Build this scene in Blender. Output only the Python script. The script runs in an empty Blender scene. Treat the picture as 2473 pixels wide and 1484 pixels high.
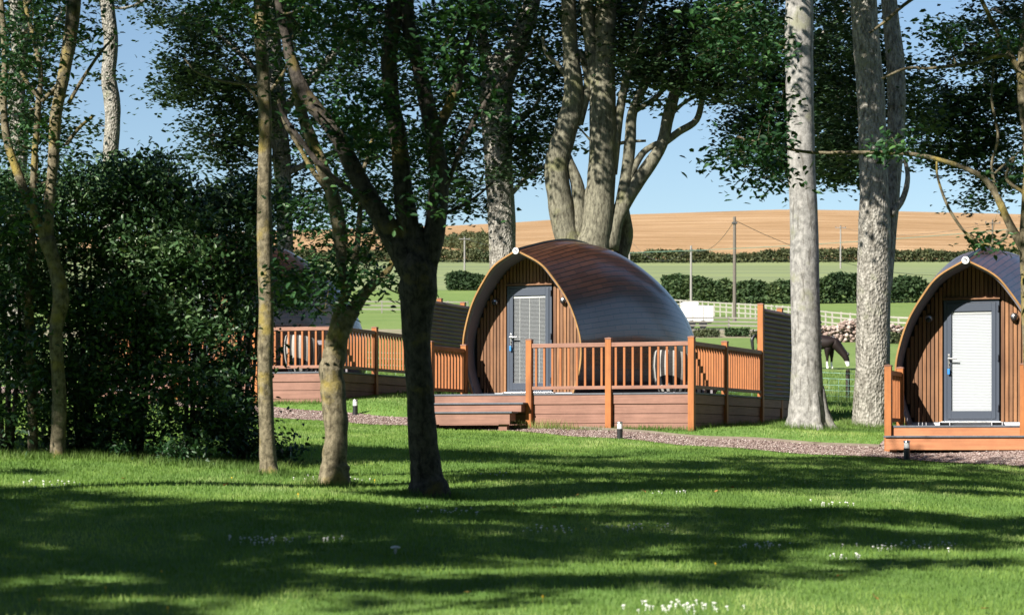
import bpy, math, random
import numpy as np
from mathutils import Vector, Matrix
R = math.radians
rng = np.random.default_rng(7)
random.seed(7)
S = bpy.context.scene
COL = S.collection

# ------------------------------------------------------------------ camera, sky, sun, exposure
F_PX, HX, HY = 5500.0, 1236.5, 1070.0          # lens in pixels of a 2473 px wide frame, vanishing point
cam = bpy.data.cameras.new('camera'); co = bpy.data.objects.new('camera', cam); COL.objects.link(co)
cam.sensor_width = 36; cam.lens = F_PX / 2473 * 36
cam.shift_y = (HY - 742) / 2473
cam.clip_start = .1; cam.clip_end = 6000
co.location = (0, 0, 1.0); co.rotation_euler = (R(90), 0, 0)
cam.dof.use_dof = True; cam.dof.focus_distance = 42; cam.dof.aperture_fstop = 4.0
S.camera = co
SUN_AZ, SUN_EL = R(42), R(35)                  # light travels towards (+sin, +cos) and down
W = bpy.data.worlds.new("World"); S.world = W; W.use_nodes = True
wn = W.node_tree; bg = wn.nodes['Background']
sky = wn.nodes.new('ShaderNodeTexSky'); sky.sky_type = 'NISHITA'; sky.sun_disc = False
sky.sun_elevation = SUN_EL; sky.sun_rotation = math.pi + SUN_AZ
sky.air_density = 1.0; sky.dust_density = 0.2; sky.ozone_density = 3.0; sky.altitude = 50
wn.links.new(sky.outputs[0], bg.inputs[0]); bg.inputs[1].default_value = 0.05
sl = bpy.data.lights.new('sun', 'SUN'); sl.energy = 5.0; sl.angle = R(.5); sl.color = (1, .94, .84)
so = bpy.data.objects.new('sun', sl); COL.objects.link(so)
LD = Vector((math.sin(SUN_AZ) * math.cos(SUN_EL), math.cos(SUN_AZ) * math.cos(SUN_EL), -math.sin(SUN_EL)))
so.rotation_euler = LD.to_track_quat('-Z', 'Y').to_euler()
S.view_settings.view_transform = 'Standard'; S.view_settings.look = 'None'
S.view_settings.exposure = 1.3; S.view_settings.gamma = 1
S.cycles.max_bounces = 6; S.cycles.diffuse_bounces = 2; S.cycles.glossy_bounces = 3
S.cycles.transparent_max_bounces = 8; S.cycles.transmission_bounces = 4

# ------------------------------------------------------------------ terrain
gY = [-60, 0, 8, 13, 18, 23, 30, 36, 39.3, 43.7, 48, 60, 71, 106, 150]
gZ = [-3., -.75, -.28, 0, .27, .44, .76, 1.02, 1.13, 1.27, 1.62, 2.05, 2.35, 4.6, 7.7]
fY = [106, 150, 190, 225, 260, 300, 450, 470]
fP = [883, 825, 778, 757, 735, 700, 640, 617]
cX = [0, 700, 1080, 1240, 1500, 1900, 2100, 2473]
cP = [575, 556, 545, 537, 518, 505, 508, 517]
def smooth(a, b, x):
    t = np.clip((x - a) / (b - a), 0, 1); return t * t * (3 - 2 * t)
def near_z(X, Y):
    Pd = Y - (40.7 - .76 * X)
    z = np.interp(Y, gY, gZ) - .045 * np.clip(X, -9, 13) * (1 - smooth(70, 150, Y))
    z = z + .30 * smooth(-.1, 2.3, Pd) * (1 - smooth(60, 140, Y)) * smooth(20, 34, Y)
    z = z + .02 * np.sin(X * 1.1 + Y * .5) * (1 - smooth(60, 140, Y)) + .012 * np.sin(X * 2.7 - Y * .9)* (1 - smooth(60, 140, Y))
    return z
def far_z(X, Y):
    xp = HX + F_PX * X / np.maximum(Y, 1)
    base = 1 + Y * (HY - np.interp(Y, fY, fP)) / F_PX
    cr = np.interp(xp, cX, cP)
    zc = 1 + 900 * (HY - cr) / F_PX
    z470 = 1 + 470 * (HY - 617) / F_PX
    t = (Y - 470) / 430
    up = z470 + (zc - z470) * np.clip(t, 0, None)
    dn = zc - (Y - 900) * .02 + 0 * up
    z = np.where(Y < 470, base, np.where(Y < 900, up, dn))
    return z
def gz(X, Y):
    X = np.asarray(X, float); Y = np.asarray(Y, float)
    t = smooth(106, 150, Y)
    return near_z(X, Y) * (1 - t) + far_z(X, Y) * t
def g1(X, Y): return float(gz(X, Y))
def PX(x, y, d):                                # picture position at depth d -> world point
    return (d * (x - HX) / F_PX, d, 1 + d * (HY - y) / F_PX)

# ------------------------------------------------------------------ object helpers
def tag(o, label=None, cat=None, group=None, kind=None):
    if label: o['label'] = label
    if cat: o['category'] = cat
    if group: o['group'] = group
    if kind: o['kind'] = kind
    return o
def empty(name, loc=(0, 0, 0), rz=0, label=None, cat=None, group=None):
    o = bpy.data.objects.new(name, None); COL.objects.link(o)
    o.location = loc; o.rotation_euler = (0, 0, rz); o.empty_display_size = .2
    return tag(o, label, cat, group)
def copy_tree(o, parent=None):
    c = o.copy(); COL.objects.link(c); c.parent = parent
    for ch in [q for q in bpy.data.objects if q.parent is o and q is not c]:
        copy_tree(ch, c)
    return c
class MB:
    def __init__(s): s.v = []; s.f = []; s.uv = {}; s.n = 0
    def add(s, vs, fs):
        b = s.n
        s.v += [tuple(p) for p in vs]; s.f += [tuple(i + b for i in f) for f in fs]; s.n += len(vs); return b
    def box(s, x0, x1, y0, y1, z0, z1):
        s.add([(x0, y0, z0), (x1, y0, z0), (x1, y1, z0), (x0, y1, z0), (x0, y0, z1), (x1, y0, z1), (x1, y1, z1), (x0, y1, z1)],
              [(0, 3, 2, 1), (4, 5, 6, 7), (0, 1, 5, 4), (1, 2, 6, 5), (2, 3, 7, 6), (3, 0, 4, 7)]); return s
    def bar(s, a, b, w, h):                     # box beam between two points, w sideways, h up
        a = Vector(a); b = Vector(b); d = (b - a).normalized(); up = Vector((0, 0, 1))
        sd = d.cross(up)
        if sd.length < 1e-4: sd = Vector((1, 0, 0))
        sd.normalize(); u = sd.cross(d).normalized()
        vs = []
        for p in (a, b):
            for (i, j) in ((-1, -1), (1, -1), (1, 1), (-1, 1)): vs.append(p + sd * (w / 2 * i) + u * (h / 2 * j))
        s.add(vs, [(0, 1, 2, 3), (7, 6, 5, 4), (0, 4, 5, 1), (1, 5, 6, 2), (2, 6, 7, 3), (3, 7, 4, 0)]); return s
    def lathe(s, prof, n=20, c=(0, 0, 0), axis='z'):
        vs = []; fs = []
        for (r, z) in prof:
            for k in range(n):
                a = 2 * math.pi * k / n
                p = (r * math.cos(a), r * math.sin(a), z)
                if axis == 'y': p = (p[0], z, p[1])
                vs.append((p[0] + c[0], p[1] + c[1], p[2] + c[2]))
        m = len(prof)
        for i in range(m - 1):
            for k in range(n):
                q = (i * n + k, i * n + (k + 1) % n, (i + 1) * n + (k + 1) % n, (i + 1) * n + k)
                fs.append(q)
        fs.append(tuple(range(n))[::-1]); fs.append(tuple((m - 1) * n + k for k in range(n)))
        s.add(vs, fs); return s
    def tube(s, pts, rad, n=8, amp=0.0, seed=0, sub=4, cap=True):
        P = np.array(pts, float); rd = np.array(rad, float)
        if len(P) > 2 and sub > 1:
            Q = [];  q = []
            E = np.vstack([2 * P[0] - P[1], P, 2 * P[-1] - P[-2]])
            for i in range(len(P) - 1):
                for k in range(sub):
                    t = k / sub
                    a, b, c, d = E[i], E[i + 1], E[i + 2], E[i + 3]
                    Q.append(.5 * (2 * b + (c - a) * t + (2 * a - 5 * b + 4 * c - d) * t * t + (3 * b - a - 3 * c + d) * t ** 3))
                    q.append(rd[i] * (1 - t) + rd[i + 1] * t)
            Q.append(P[-1]); q.append(rd[-1]); P = np.array(Q); rd = np.array(q)
        T = np.gradient(P, axis=0); T /= np.linalg.norm(T, axis=1)[:, None] + 1e-9
        nrm = np.cross(T[0], [0, 1, 0.01]); nrm /= np.linalg.norm(nrm) + 1e-9
        ang = np.arange(n) * 2 * math.pi / n
        vs = []
        ph = seed * 1.7
        for i in range(len(P)):
            nrm = nrm - T[i] * nrm.dot(T[i]); nrm /= np.linalg.norm(nrm) + 1e-9
            bn = np.cross(T[i], nrm)
            r = rd[i] * (1 + amp * (np.sin(ang * 2 + ph + i * .5) * .5 + np.sin(ang * 3 - i * .8 + ph * 2) * .4 + .5 * math.sin(i * 1.3 + ph) + .35 * np.sin(ang * 5 + i * 1.9 + ph)))
            vs.append(P[i] + r[:, None] * (np.cos(ang)[:, None] * nrm + np.sin(ang)[:, None] * bn))
        vs = np.vstack(vs); fs = []
        for i in range(len(P) - 1):
            for k in range(n):
                fs.append((i * n + k, i * n + (k + 1) % n, (i + 1) * n + (k + 1) % n, (i + 1) * n + k))
        if cap: fs.append(tuple(range(n))[::-1]); fs.append(tuple((len(P) - 1) * n + k for k in range(n)))
        s.add(vs.tolist(), fs); return P, rd
    def build(s, name, mat, parent=None, smooth=False, bevel=0, label=None):
        me = bpy.data.meshes.new(name); me.from_pydata(s.v, [], s.f); me.update()
        o = bpy.data.objects.new(name, me); COL.objects.link(o); me.materials.append(mat)
        if parent: o.parent = parent
        if smooth: me.polygons.foreach_set('use_smooth', [True] * len(me.polygons))
        if bevel:
            m = o.modifiers.new('b', 'BEVEL'); m.width = bevel; m.segments = 2; m.limit_method = 'ANGLE'
        if label: o['label'] = label
        return o
def np_mesh(name, V, Fq, mat, parent=None, rnd=None, smooth=False):
    me = bpy.data.meshes.new(name); k = Fq.shape[1]
    me.vertices.add(len(V)); me.vertices.foreach_set('co', V.astype(np.float32).ravel())
    me.loops.add(Fq.size); me.loops.foreach_set('vertex_index', Fq.astype(np.int32).ravel())
    me.polygons.add(len(Fq)); me.polygons.foreach_set('loop_start', np.arange(len(Fq), dtype=np.int32) * k)
    me.update(calc_edges=True)
    if rnd is not None:
        a = me.attributes.new('rnd', 'FLOAT', 'POINT'); a.data.foreach_set('value', rnd.astype(np.float32))
    if smooth: me.polygons.foreach_set('use_smooth', np.ones(len(Fq), dtype=bool))
    me.materials.append(mat)
    o = bpy.data.objects.new(name, me); COL.objects.link(o)
    if parent: o.parent = parent
    return o

# ------------------------------------------------------------------ materials
class NT:
    def __init__(s, name):
        s.m = bpy.data.materials.new(name); s.m.use_nodes = True; s.t = s.m.node_tree
        s.b = s.t.nodes['Principled BSDF']; s.out = s.t.nodes['Material Output']
    def n(s, ty, **k):
        q = s.t.nodes.new(ty)
        for a, v in k.items(): setattr(q, a, v)
        return q
    def l(s, a, b): s.t.links.new(a, b)
    def coord(s, kind='Object'): return s.n('ShaderNodeTexCoord').outputs[kind]
    def mapp(s, src, sc): q = s.n('ShaderNodeMapping'); q.inputs['Scale'].default_value = sc; s.l(src, q.inputs[0]); return q.outputs[0]
    def noise(s, src, scale, detail=4, rough=.6):
        q = s.n('ShaderNodeTexNoise'); q.inputs['Scale'].default_value = scale; q.inputs['Detail'].default_value = detail
        q.inputs['Roughness'].default_value = rough
        s.l(src, q.inputs['Vector']); return q.outputs[0]
    def ramp(s, src, stops):
        q = s.n('ShaderNodeValToRGB'); e = q.color_ramp.elements
        while len(e) < len(stops): e.new(.5)
        for i, (p, c) in enumerate(stops): e[i].position = p; e[i].color = (*c, 1) if len(c) == 3 else c
        s.l(src, q.inputs[0]); return q.outputs[0]
    def mix(s, f, a, b, mode='MIX'):
        q = s.n('ShaderNodeMix', data_type='RGBA', blend_type=mode)
        for i, v in ((0, f), (6, a), (7, b)):
            if hasattr(v, 'links'): s.l(v, q.inputs[i])
            elif i == 0: q.inputs[0].default_value = v
            else: q.inputs[i].default_value = (*v, 1)
        return q.outputs[2]
    def bump(s, h, strength, dist):
        q = s.n('ShaderNodeBump'); q.inputs['Strength'].default_value = strength; q.inputs['Distance'].default_value = dist
        s.l(h, q.inputs['Height']); s.l(q.outputs[0], s.b.inputs['Normal']); return q
    def base(s, c, rough=.6, spec=.5, metal=0, coat=0):
        if hasattr(c, 'links'): s.l(c, s.b.inputs['Base Color'])
        else: s.b.inputs['Base Color'].default_value = (*c, 1)
        s.b.inputs['Roughness'].default_value = rough; s.b.inputs['Specular IOR Level'].default_value = spec
        s.b.inputs['Metallic'].default_value = metal; s.b.inputs['Coat Weight'].default_value = coat
        return s
def plain(name, c, rough=.5, metal=0, spec=.5, nz=.25, ns=30):
    q = NT(name); o = q.coord(); f = q.noise(o, ns)
    q.base(q.mix(f, tuple(v * (1 - nz) for v in c), tuple(min(1, v * (1 + nz)) for v in c)), rough, spec, metal); return q.m
M = {}
def wood(name, c1, c2, grain=(3, 3, 60), rough=.55, bump=.15, spec=.35, island=False):
    q = NT(name); o = q.coord(); m = q.mapp(o, grain); f = q.noise(m, 1.0, 6, .65)
    col = q.ramp(f, [(.3, c1), (.7, c2)])
    if island:
        g = q.n('ShaderNodeNewGeometry').outputs['Random Per Island']
        col = q.mix(g, col, tuple(v * .45 for v in c1), 'MIX')
        g2 = q.ramp(g, [(0, (1.25, 1.2, 1.1)), (.5, (.95, .95, .95)), (1, (.75, .72, .7))]); 
        base = q.ramp(f, [(.3, c1), (.7, c2)]); col = q.mix(1.0, base, g2, 'MULTIPLY')
    wz = q.noise(q.mapp(q.coord(), (1, 1, 1)), 1.7, 6, .7); kn = q.noise(q.mapp(q.coord(), tuple(g_ * .35 for g_ in grain)), 1.0, 3, .5)
    col = q.mix(q.ramp(wz, [(.35, (.75, .75, .75)), (.62, (0, 0, 0))]), col, q.mix(1.0, col, (.68, .66, .64), 'MULTIPLY'))
    col = q.mix(q.ramp(kn, [(.64, (0, 0, 0)), (.70, (.7, .7, .7))]), col, q.mix(1.0, col, (.5, .42, .36), 'MULTIPLY'))
    q.base(col, rough, spec); q.bump(f, bump, .004); return q.m
M['post'] = wood('post_timber', (.26, .085, .020), (.37, .135, .036), (14, 14, 1.2))
M['rail'] = wood('rail_timber', (.20, .10, .07), (.28, .14, .10), (3, 3, 40))
M['rail_dark'] = wood('rail_brown', (.20, .075, .03), (.28, .11, .045), (3, 3, 40))
M['balu'] = wood('baluster_timber', (.29, .092, .025), (.38, .14, .042), (14, 14, 1.2), island=True)
M['fascia'] = wood('fascia_board', (.175, .088, .064), (.265, .138, .10), (1.5, 1.5, 45), rough=.65)
M['fascia2'] = wood('fascia_board_orange', (.30, .115, .05), (.40, .17, .075), (1.2, 1.2, 30), rough=.55)
M['slat'] = wood('facade_slat', (.12, .052, .022), (.27, .135, .062), (18, 18, 1.1), rough=.55, island=True, bump=.3)
M['trim'] = wood('arch_trim', (.26, .14, .05), (.36, .20, .075), (3, 3, 3), rough=.45)
M['screen'] = wood('screen_board', (.13, .085, .075), (.19, .13, .115), (2, 2, 40), rough=.5)
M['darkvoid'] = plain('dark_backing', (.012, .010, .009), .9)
M['deckgrey'] = wood('deck_nosing', (.06, .07, .09), (.10, .11, .13), (30, 2, 2), rough=.55)
M['anth'] = plain('anthracite_frame', (.045, .056, .078), .35, nz=.08)
M['lining'] = plain('grey_soffit', (.17, .155, .17), .4, nz=.1)
M['steel'] = plain('brushed_steel', (.62, .62, .62), .28, metal=1, nz=.05)
M['black'] = plain('black_plastic', (.015, .015, .017), .4)
M['white'] = plain('white_plastic', (.62, .62, .62), .4, nz=.03)
M['bluetag'] = plain('blue_plastic', (.02, .18, .50), .4)
M['galv'] = plain('white_base_steel', (.45, .45, .47), .45, nz=.08)
def glass():
    q = NT('door_glass'); t = q.n('ShaderNodeBsdfTransparent'); t.inputs[0].default_value = (.97, .98, .98, 1)
    g = q.n('ShaderNodeBsdfGlossy'); g.inputs['Roughness'].default_value = .03
    f = q.n('ShaderNodeFresnel'); f.inputs[0].default_value = 1.5; x = q.n('ShaderNodeMixShader')
    q.l(f.outputs[0], x.inputs[0]); q.l(t.outputs[0], x.inputs[1]); q.l(g.outputs[0], x.inputs[2]); q.l(x.outputs[0], q.out.inputs[0]); return q.m
M['glass'] = glass()
def blind(name, a, b):
    q = NT(name); o = q.coord(); w = q.n('ShaderNodeTexWave', wave_type='BANDS', bands_direction='Z'); w.inputs['Scale'].default_value = 12.5
    w.inputs['Distortion'].default_value = .15; q.l(o, w.inputs[0]); q.base(q.mix(w.outputs[1], a, b), .5); q.bump(w.outputs[1], .5, .01); return q.m
M['blind_dark'] = blind('grey_blind', (.045, .048, .054), (.15, .155, .17))
M['blind_white'] = blind('white_blind', (.48, .50, .54), (.56, .57, .61))
def hullmat():
    q = NT('hull_shingle'); uv = q.coord('UV')
    br = q.n('ShaderNodeTexBrick'); br.inputs['Scale'].default_value = 1
    br.inputs['Brick Width'].default_value = .62; br.inputs['Row Height'].default_value = .118
    br.inputs['Mortar Size'].default_value = .011; br.inputs['Mortar Smooth'].default_value = .2; br.inputs['Bias'].default_value = 0
    br.inputs['Color1'].default_value = (.070, .028, .016, 1); br.inputs['Color2'].default_value = (.12, .050, .028, 1)
    br.inputs['Mortar'].default_value = (.006, .004, .003, 1)
    q.l(uv, br.inputs[0])
    f = q.noise(q.mapp(uv, (2, 30, 1)), 1.5, 5)
    col = q.mix(f, br.outputs[0], q.mix(1.0, br.outputs[0], (.55, .5, .5), 'MULTIPLY'))
    # pale scuffs (bird marks) with a shape of their own
    v = q.noise(q.mapp(uv, (14, 7, 1)), 1.0, 2); big = q.noise(uv, 1.1, 2)
    s1 = q.ramp(v, [(.765, (0, 0, 0)), (.79, (1, 1, 1))]); s2 = q.ramp(big, [(.52, (0, 0, 0)), (.60, (1, 1, 1))])
    sm = q.mix(1.0, s1, s2, 'MULTIPLY')
    col = q.mix(sm, col, (.55, .5, .5))
    q.base(col, .40, .4, 0, .5); q.b.inputs['Coat Roughness'].default_value = .13
    # each course laps the one below: saw-tooth height
    sx = q.n('ShaderNodeSeparateXYZ'); q.l(uv, sx.inputs[0])
    d = q.n('ShaderNodeMath', operation='DIVIDE'); d.inputs[1].default_value = .118; q.l(sx.outputs[1], d.inputs[0])
    fr = q.n('ShaderNodeMath', operation='FRACT'); q.l(d.outputs[0], fr.inputs[0])
    iv = q.n('ShaderNodeMath', operation='SUBTRACT'); iv.inputs[0].default_value = 1; q.l(fr.outputs[0], iv.inputs[1])
    ad = q.n('ShaderNodeMath', operation='MULTIPLY_ADD'); ad.inputs[1].default_value = -.7; q.l(br.outputs[1], ad.inputs[0]); q.l(iv.outputs[0], ad.inputs[2])
    q.bump(ad.outputs[0], .6, .014)
    return q.m
M['hull'] = hullmat()
def leafmat(name, c1, c2, c3, trans=.35, rough=.45):
    q = NT(name); a = q.n('ShaderNodeAttribute', attribute_name='rnd').outputs['Fac']
    o = q.coord(); f = q.noise(o, .55, 3)
    c = q.ramp(a, [(0, c1), (.6, c2), (1, c3)])
    c = q.mix(q.ramp(f, [(.35, (0, 0, 0)), (.65, (1, 1, 1))]), c, q.mix(1.0, c, (.62, .72, .75), 'MULTIPLY'))
    q.base(c, rough, .1 if 'blade' in name else .3)
    tr = q.n('ShaderNodeBsdfTranslucent'); q.l(q.mix(1.0, c, (1.5, 1.7, .7), 'MULTIPLY'), tr.inputs[0])
    x = q.n('ShaderNodeMixShader'); x.inputs[0].default_value = trans
    q.l(q.b.outputs[0], x.inputs[1]); q.l(tr.outputs[0], x.inputs[2]); q.l(x.outputs[0], q.out.inputs[0]); return q.m
M['leaf_back'] = leafmat('sycamore_leaf', (.014, .030, .013), (.028, .056, .023), (.075, .11, .05), .06, .4)
M['leaf_front'] = leafmat('ash_leaf', (.012, .034, .013), (.022, .064, .021), (.085, .18, .05), .14)
M['leaf_bush'] = leafmat('shrub_leaf', (.018, .04, .018), (.045, .095, .035), (.14, .20, .085), .10, .38)
M['leaf_far'] = leafmat('hedge_leaf', (.028, .055, .02), (.05, .085, .03), (.11, .14, .05), .1, .8)
M['leaf_far2'] = leafmat('scrub_leaf', (.055, .07, .03), (.085, .095, .04), (.16, .15, .07), .1, .8)
M['grassblade'] = leafmat('lawn_blade', (.090, .155, .035), (.19, .285, .068), (.37, .42, .16), .35, .5)
M['tallgrass'] = leafmat('tall_blade', (.09, .15, .03), (.15, .22, .06), (.32, .32, .14), .35, .6)
def bark(name, c1, c2, lich, amt, scale=9, bump=.5, vor=0, st=.35):
    q = NT(name); o = q.coord(); m = q.mapp(o, (1, 1, st)); f = q.noise(m, scale, 8, .7); g = q.noise(o, 2.2, 5, .6)
    c = q.ramp(f, [(.36, tuple(v * .7 for v in c1)), (.62, c2)])
    c = q.mix(q.ramp(g, [(.62 - amt, (0, 0, 0)), (.70 - amt * .5, (1, 1, 1))]), c, lich)
    cr = q.noise(q.mapp(o, (scale * 1.6, scale * 1.6, scale * .22)), 1, 4, .6); c = q.mix(q.ramp(cr, [(.36, (.75, .75, .75)), (.44, (0, 0, 0))]), c, q.mix(1.0, c, (.45, .43, .40), 'MULTIPLY'))
    h = f
    if vor:
        v = q.n('ShaderNodeTexVoronoi'); v.inputs['Scale'].default_value = vor; q.l(q.mapp(o, (1, 1, .7)), v.inputs[0])
        mm = q.n('ShaderNodeMath', operation='MULTIPLY_ADD'); mm.inputs[1].default_value = 1.2; q.l(v.outputs[0], mm.inputs[0]); q.l(f, mm.inputs[2]); h = mm.outputs[0]
    q.base(c, .85, .2); q.bump(h, bump, .03); return q.m
M['bark_beech'] = bark('smooth_grey_bark', (.18, .175, .165), (.30, .29, .275), (.20, .20, .15), .05, 11, .5, 0, .8)
M['bark_rough'] = bark('rough_grey_bark', (.13, .12, .10), (.33, .315, .28), (.20, .20, .15), .03, 16, 1.0, 22)
M['bark_multi'] = bark('olive_grey_bark', (.085, .08, .058), (.20, .19, .14), (.15, .15, .08), .08, 18, .8)
M['bark_young'] = bark('lichen_bark', (.08, .068, .042), (.21, .18, .12), (.25, .195, .05), .10, 15, .9, 0, .9)
M['bark_dark'] = bark('shade_darkened_bark', (.024, .021, .020), (.085, .072, .060), (.14, .11, .035), .05, 14, .8, 0, .8)  # bark darkened so that its colour carries the centre tree's shade

def groundmat(name, stops, scale, bump, dist, fine=60, rough=.9, patch=None):
    q = NT(name); o = q.coord(); f = q.noise(o, scale, 8, .65); g = q.noise(o, fine, 3)
    mx = q.n('ShaderNodeMath', operation='MULTIPLY_ADD'); mx.inputs[1].default_value = .45; q.l(g, mx.inputs[0])
    s2 = q.n('ShaderNodeMath', operation='MULTIPLY'); s2.inputs[1].default_value = .55; q.l(f, s2.inputs[0]); q.l(s2.outputs[0], mx.inputs[2])
    c = q.ramp(mx.outputs[0], stops)
    if patch: 
        p = q.noise(q.mapp(o, patch[0]), 1, 4); c = q.mix(q.ramp(p, [(patch[2], (0, 0, 0)), (patch[3], (1, 1, 1))]), c, patch[1])
    q.base(c, rough, .1); q.bump(g, bump, dist); return q.m
M['lawn'] = groundmat('lawn_soil_grass', [(.3, (.07, .135, .03)), (.5, (.11, .20, .045)), (.7, (.19, .28, .08))], 1.2, .6, .02, 90)
M['meadow'] = groundmat('meadow_grass', [(.3, (.09, .135, .04)), (.5, (.13, .19, .055)), (.7, (.18, .225, .08))], .12, .5, .1, 3)
M['pasture'] = groundmat('pasture_grass', [(.3, (.155, .195, .085)), (.5, (.185, .22, .10)), (.7, (.22, .24, .12))], .03, .3, .1, 1.5,
                         patch=((.004, .02, 1), (.15, .18, .095), .45, .6))
M['wheat'] = groundmat('ripe_wheat', [(.3, (.27, .155, .070)), (.5, (.34, .20, .093)), (.7, (.40, .245, .12))], .02, .6, .4, 1.2,
                       patch=((.006, .03, 1), (.26, .15, .072), .46, .60))
M['trackm'] = groundmat('bare_track', [(.3, (.13, .15, .07)), (.6, (.26, .22, .16))], .5, .3, .05, 6)
q = NT('ripe_wheat'); o = q.coord(); f = q.noise(q.mapp(o, (.02, .02, .02)), 1, 7, .7); g = q.noise(o, 1.4, 4)
c = q.ramp(f, [(.32, (.27, .168, .085)), (.5, (.355, .232, .128)), (.68, (.43, .295, .175))]); p = q.noise(q.mapp(o, (.005, .035, 1)), 1, 5, .65)
c = q.mix(q.ramp(p, [(.46, (0, 0, 0)), (.58, (.8, .8, .8))]), c, (.26, .16, .082))
w = q.n('ShaderNodeTexWave', wave_type='BANDS', bands_direction='DIAGONAL'); w.inputs['Scale'].default_value = .018; w.inputs['Distortion'].default_value = 2.5; w.inputs['Detail Scale'].default_value = .05; q.l(o, w.inputs[0])
c = q.mix(q.ramp(w.outputs[1], [(.93, (0, 0, 0)), (.98, (.55, .55, .55))]), c, (.19, .12, .055)); q.base(q.mix(q.ramp(g, [(.35, (.35, .35, .35)), (.6, (0, 0, 0))]), c, q.mix(1.0, c, (.7, .66, .6), 'MULTIPLY')), .95, .05); q.bump(g, .6, .4); M['wheat'] = q.m
def gravelmat():
    q = NT('pink_gravel'); o = q.coord(); v = q.n('ShaderNodeTexVoronoi'); v.inputs['Scale'].default_value = 38; q.l(o, v.inputs[0])
    sx = q.n('ShaderNodeSeparateColor'); q.l(v.outputs[1], sx.inputs[0])
    c = q.ramp(sx.outputs[0], [(0, (.07, .045, .038)), (.4, (.17, .12, .105)), (.8, (.28, .215, .195)), (1, (.42, .36, .34))])
    q.base(c, .9, .2); q.bump(v.outputs[0], -.8, .02); return q.m
M['gravel'] = gravelmat()

# ------------------------------------------------------------------ setting: ground strips
def strip(name, Ys, xw, nx, mat, kind='structure', lift=0):
    rows = []
    for Y in Ys:
        w = xw(Y); X = np.linspace(-w, w, nx); rows.append(np.stack([X, np.full(nx, Y), gz(X, np.full(nx, Y)) + lift], 1))
    V = np.vstack(rows); i = np.arange(len(Ys) - 1)[:, None] * nx + np.arange(nx - 1)[None]
    i = i.ravel(); Fq = np.stack([i, i + 1, i + nx + 1, i + nx], 1)
    return tag(np_mesh(name, V, Fq, mat, smooth=True), kind=kind)
wdt = lambda Y: max(45, .62 * Y)
strip('lawn', np.concatenate([np.linspace(-60, 8, 20), np.linspace(8.5, 72, 160)]), wdt, 181, M['lawn'])
strip('meadow', np.linspace(72, 158, 60), wdt, 121, M['meadow'])
strip('track', np.linspace(158, 176, 8), wdt, 121, M['trackm'])
strip('paddock', np.linspace(176, 300, 40), wdt, 121, M['meadow'])
strip('pasture', np.linspace(300, 462, 40), wdt, 121, M['pasture'])
strip('wheat_field', np.concatenate([np.linspace(462, 905, 60), np.linspace(930, 2600, 30)]), wdt, 161, M['wheat'])

# gravel path with timber edging
def path_mesh(name, e0, e1, X0, X1, n, mat, lift):
    Xs = np.linspace(X0, X1, n); rows = []
    for t in np.linspace(0, 1, 9):
        Pd = e0(Xs) * (1 - t) + e1(Xs) * t; Y = 40.7 - .76 * Xs + Pd
        rows.append(np.stack([Xs, Y, gz(Xs, Y) + lift], 1))
    V = np.vstack(rows); i = (np.arange(8)[:, None] * n + np.arange(n - 1)[None]).ravel()
    return np_mesh(name, V, np.stack([i, i + 1, i + n + 1, i + n], 1), mat, smooth=True)
pe0 = lambda X: -.05 + .07 * np.sin(X * 1.3) + .03 * np.sin(X * 4.1)
pe1 = lambda X: .98 + .03 * np.sin(X * 1.7) + 1.3 * smooth(6.0, 6.3, X)
tag(path_mesh('path', pe0, pe1, -26, 20, 240, M['gravel'], .02), kind='structure')
mb = MB(); pr = None
for X in np.linspace(-.2, 6.0, 25):
    Y = 40.7 - .76 * X + 1.01 + .03 * math.sin(X * 1.7); p = Vector((X, Y, g1(X, Y) + .022))
    if pr: mb.bar(pr, p, .04, .07)
    pr = p
M['edging'] = wood('edging_board', (.13, .11, .085), (.20, .17, .13), (3, 3, 30), rough=.8)
tag(mb.build('kerb', M['edging'], bevel=.004), 'low timber edging board along the far side of the gravel path', 'edging')
# loose stones on the path
def blobs(name, C, r, mat, flat=.7, kind='stuff'):
    o8 = np.array([(1, 0, 0), (-1, 0, 0), (0, 1, 0), (0, -1, 0), (0, 0, 1), (0, 0, -1)], float)
    f8 = np.array([(0, 2, 4), (2, 1, 4), (1, 3, 4), (3, 0, 4), (2, 0, 5), (1, 2, 5), (3, 1, 5), (0, 3, 5)])
    n = len(C); V = o8[None] * (r[:, None, None]) * rng.uniform(.6, 1.25, (n, 6, 1)); V[:, :, 2] *= flat
    V = V + C[:, None]; Fq = f8[None] + (np.arange(n) * 6)[:, None, None]
    return np_mesh(name, V.reshape(-1, 3), Fq.reshape(-1, 3), mat, rnd=np.repeat(rng.random(n), 6))
q = NT('gravel_stone'); a = q.n('ShaderNodeAttribute', attribute_name='rnd').outputs['Fac']
q.base(q.ramp(a, [(0, (.07, .045, .038)), (.5, (.19, .135, .12)), (.85, (.30, .24, .215)), (1, (.46, .42, .38))]), .85, .2); M['stone'] = q.m
n = 16000; X = rng.uniform(-9, 10, n); t = rng.random(n); Y = 40.7 - .76 * X + pe0(X) * (1 - t) + pe1(X) * t
tag(blobs('gravel', np.stack([X, Y, gz(X, Y) + .026], 1), rng.uniform(.008, .02, n), M['stone']), kind='stuff')

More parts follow.
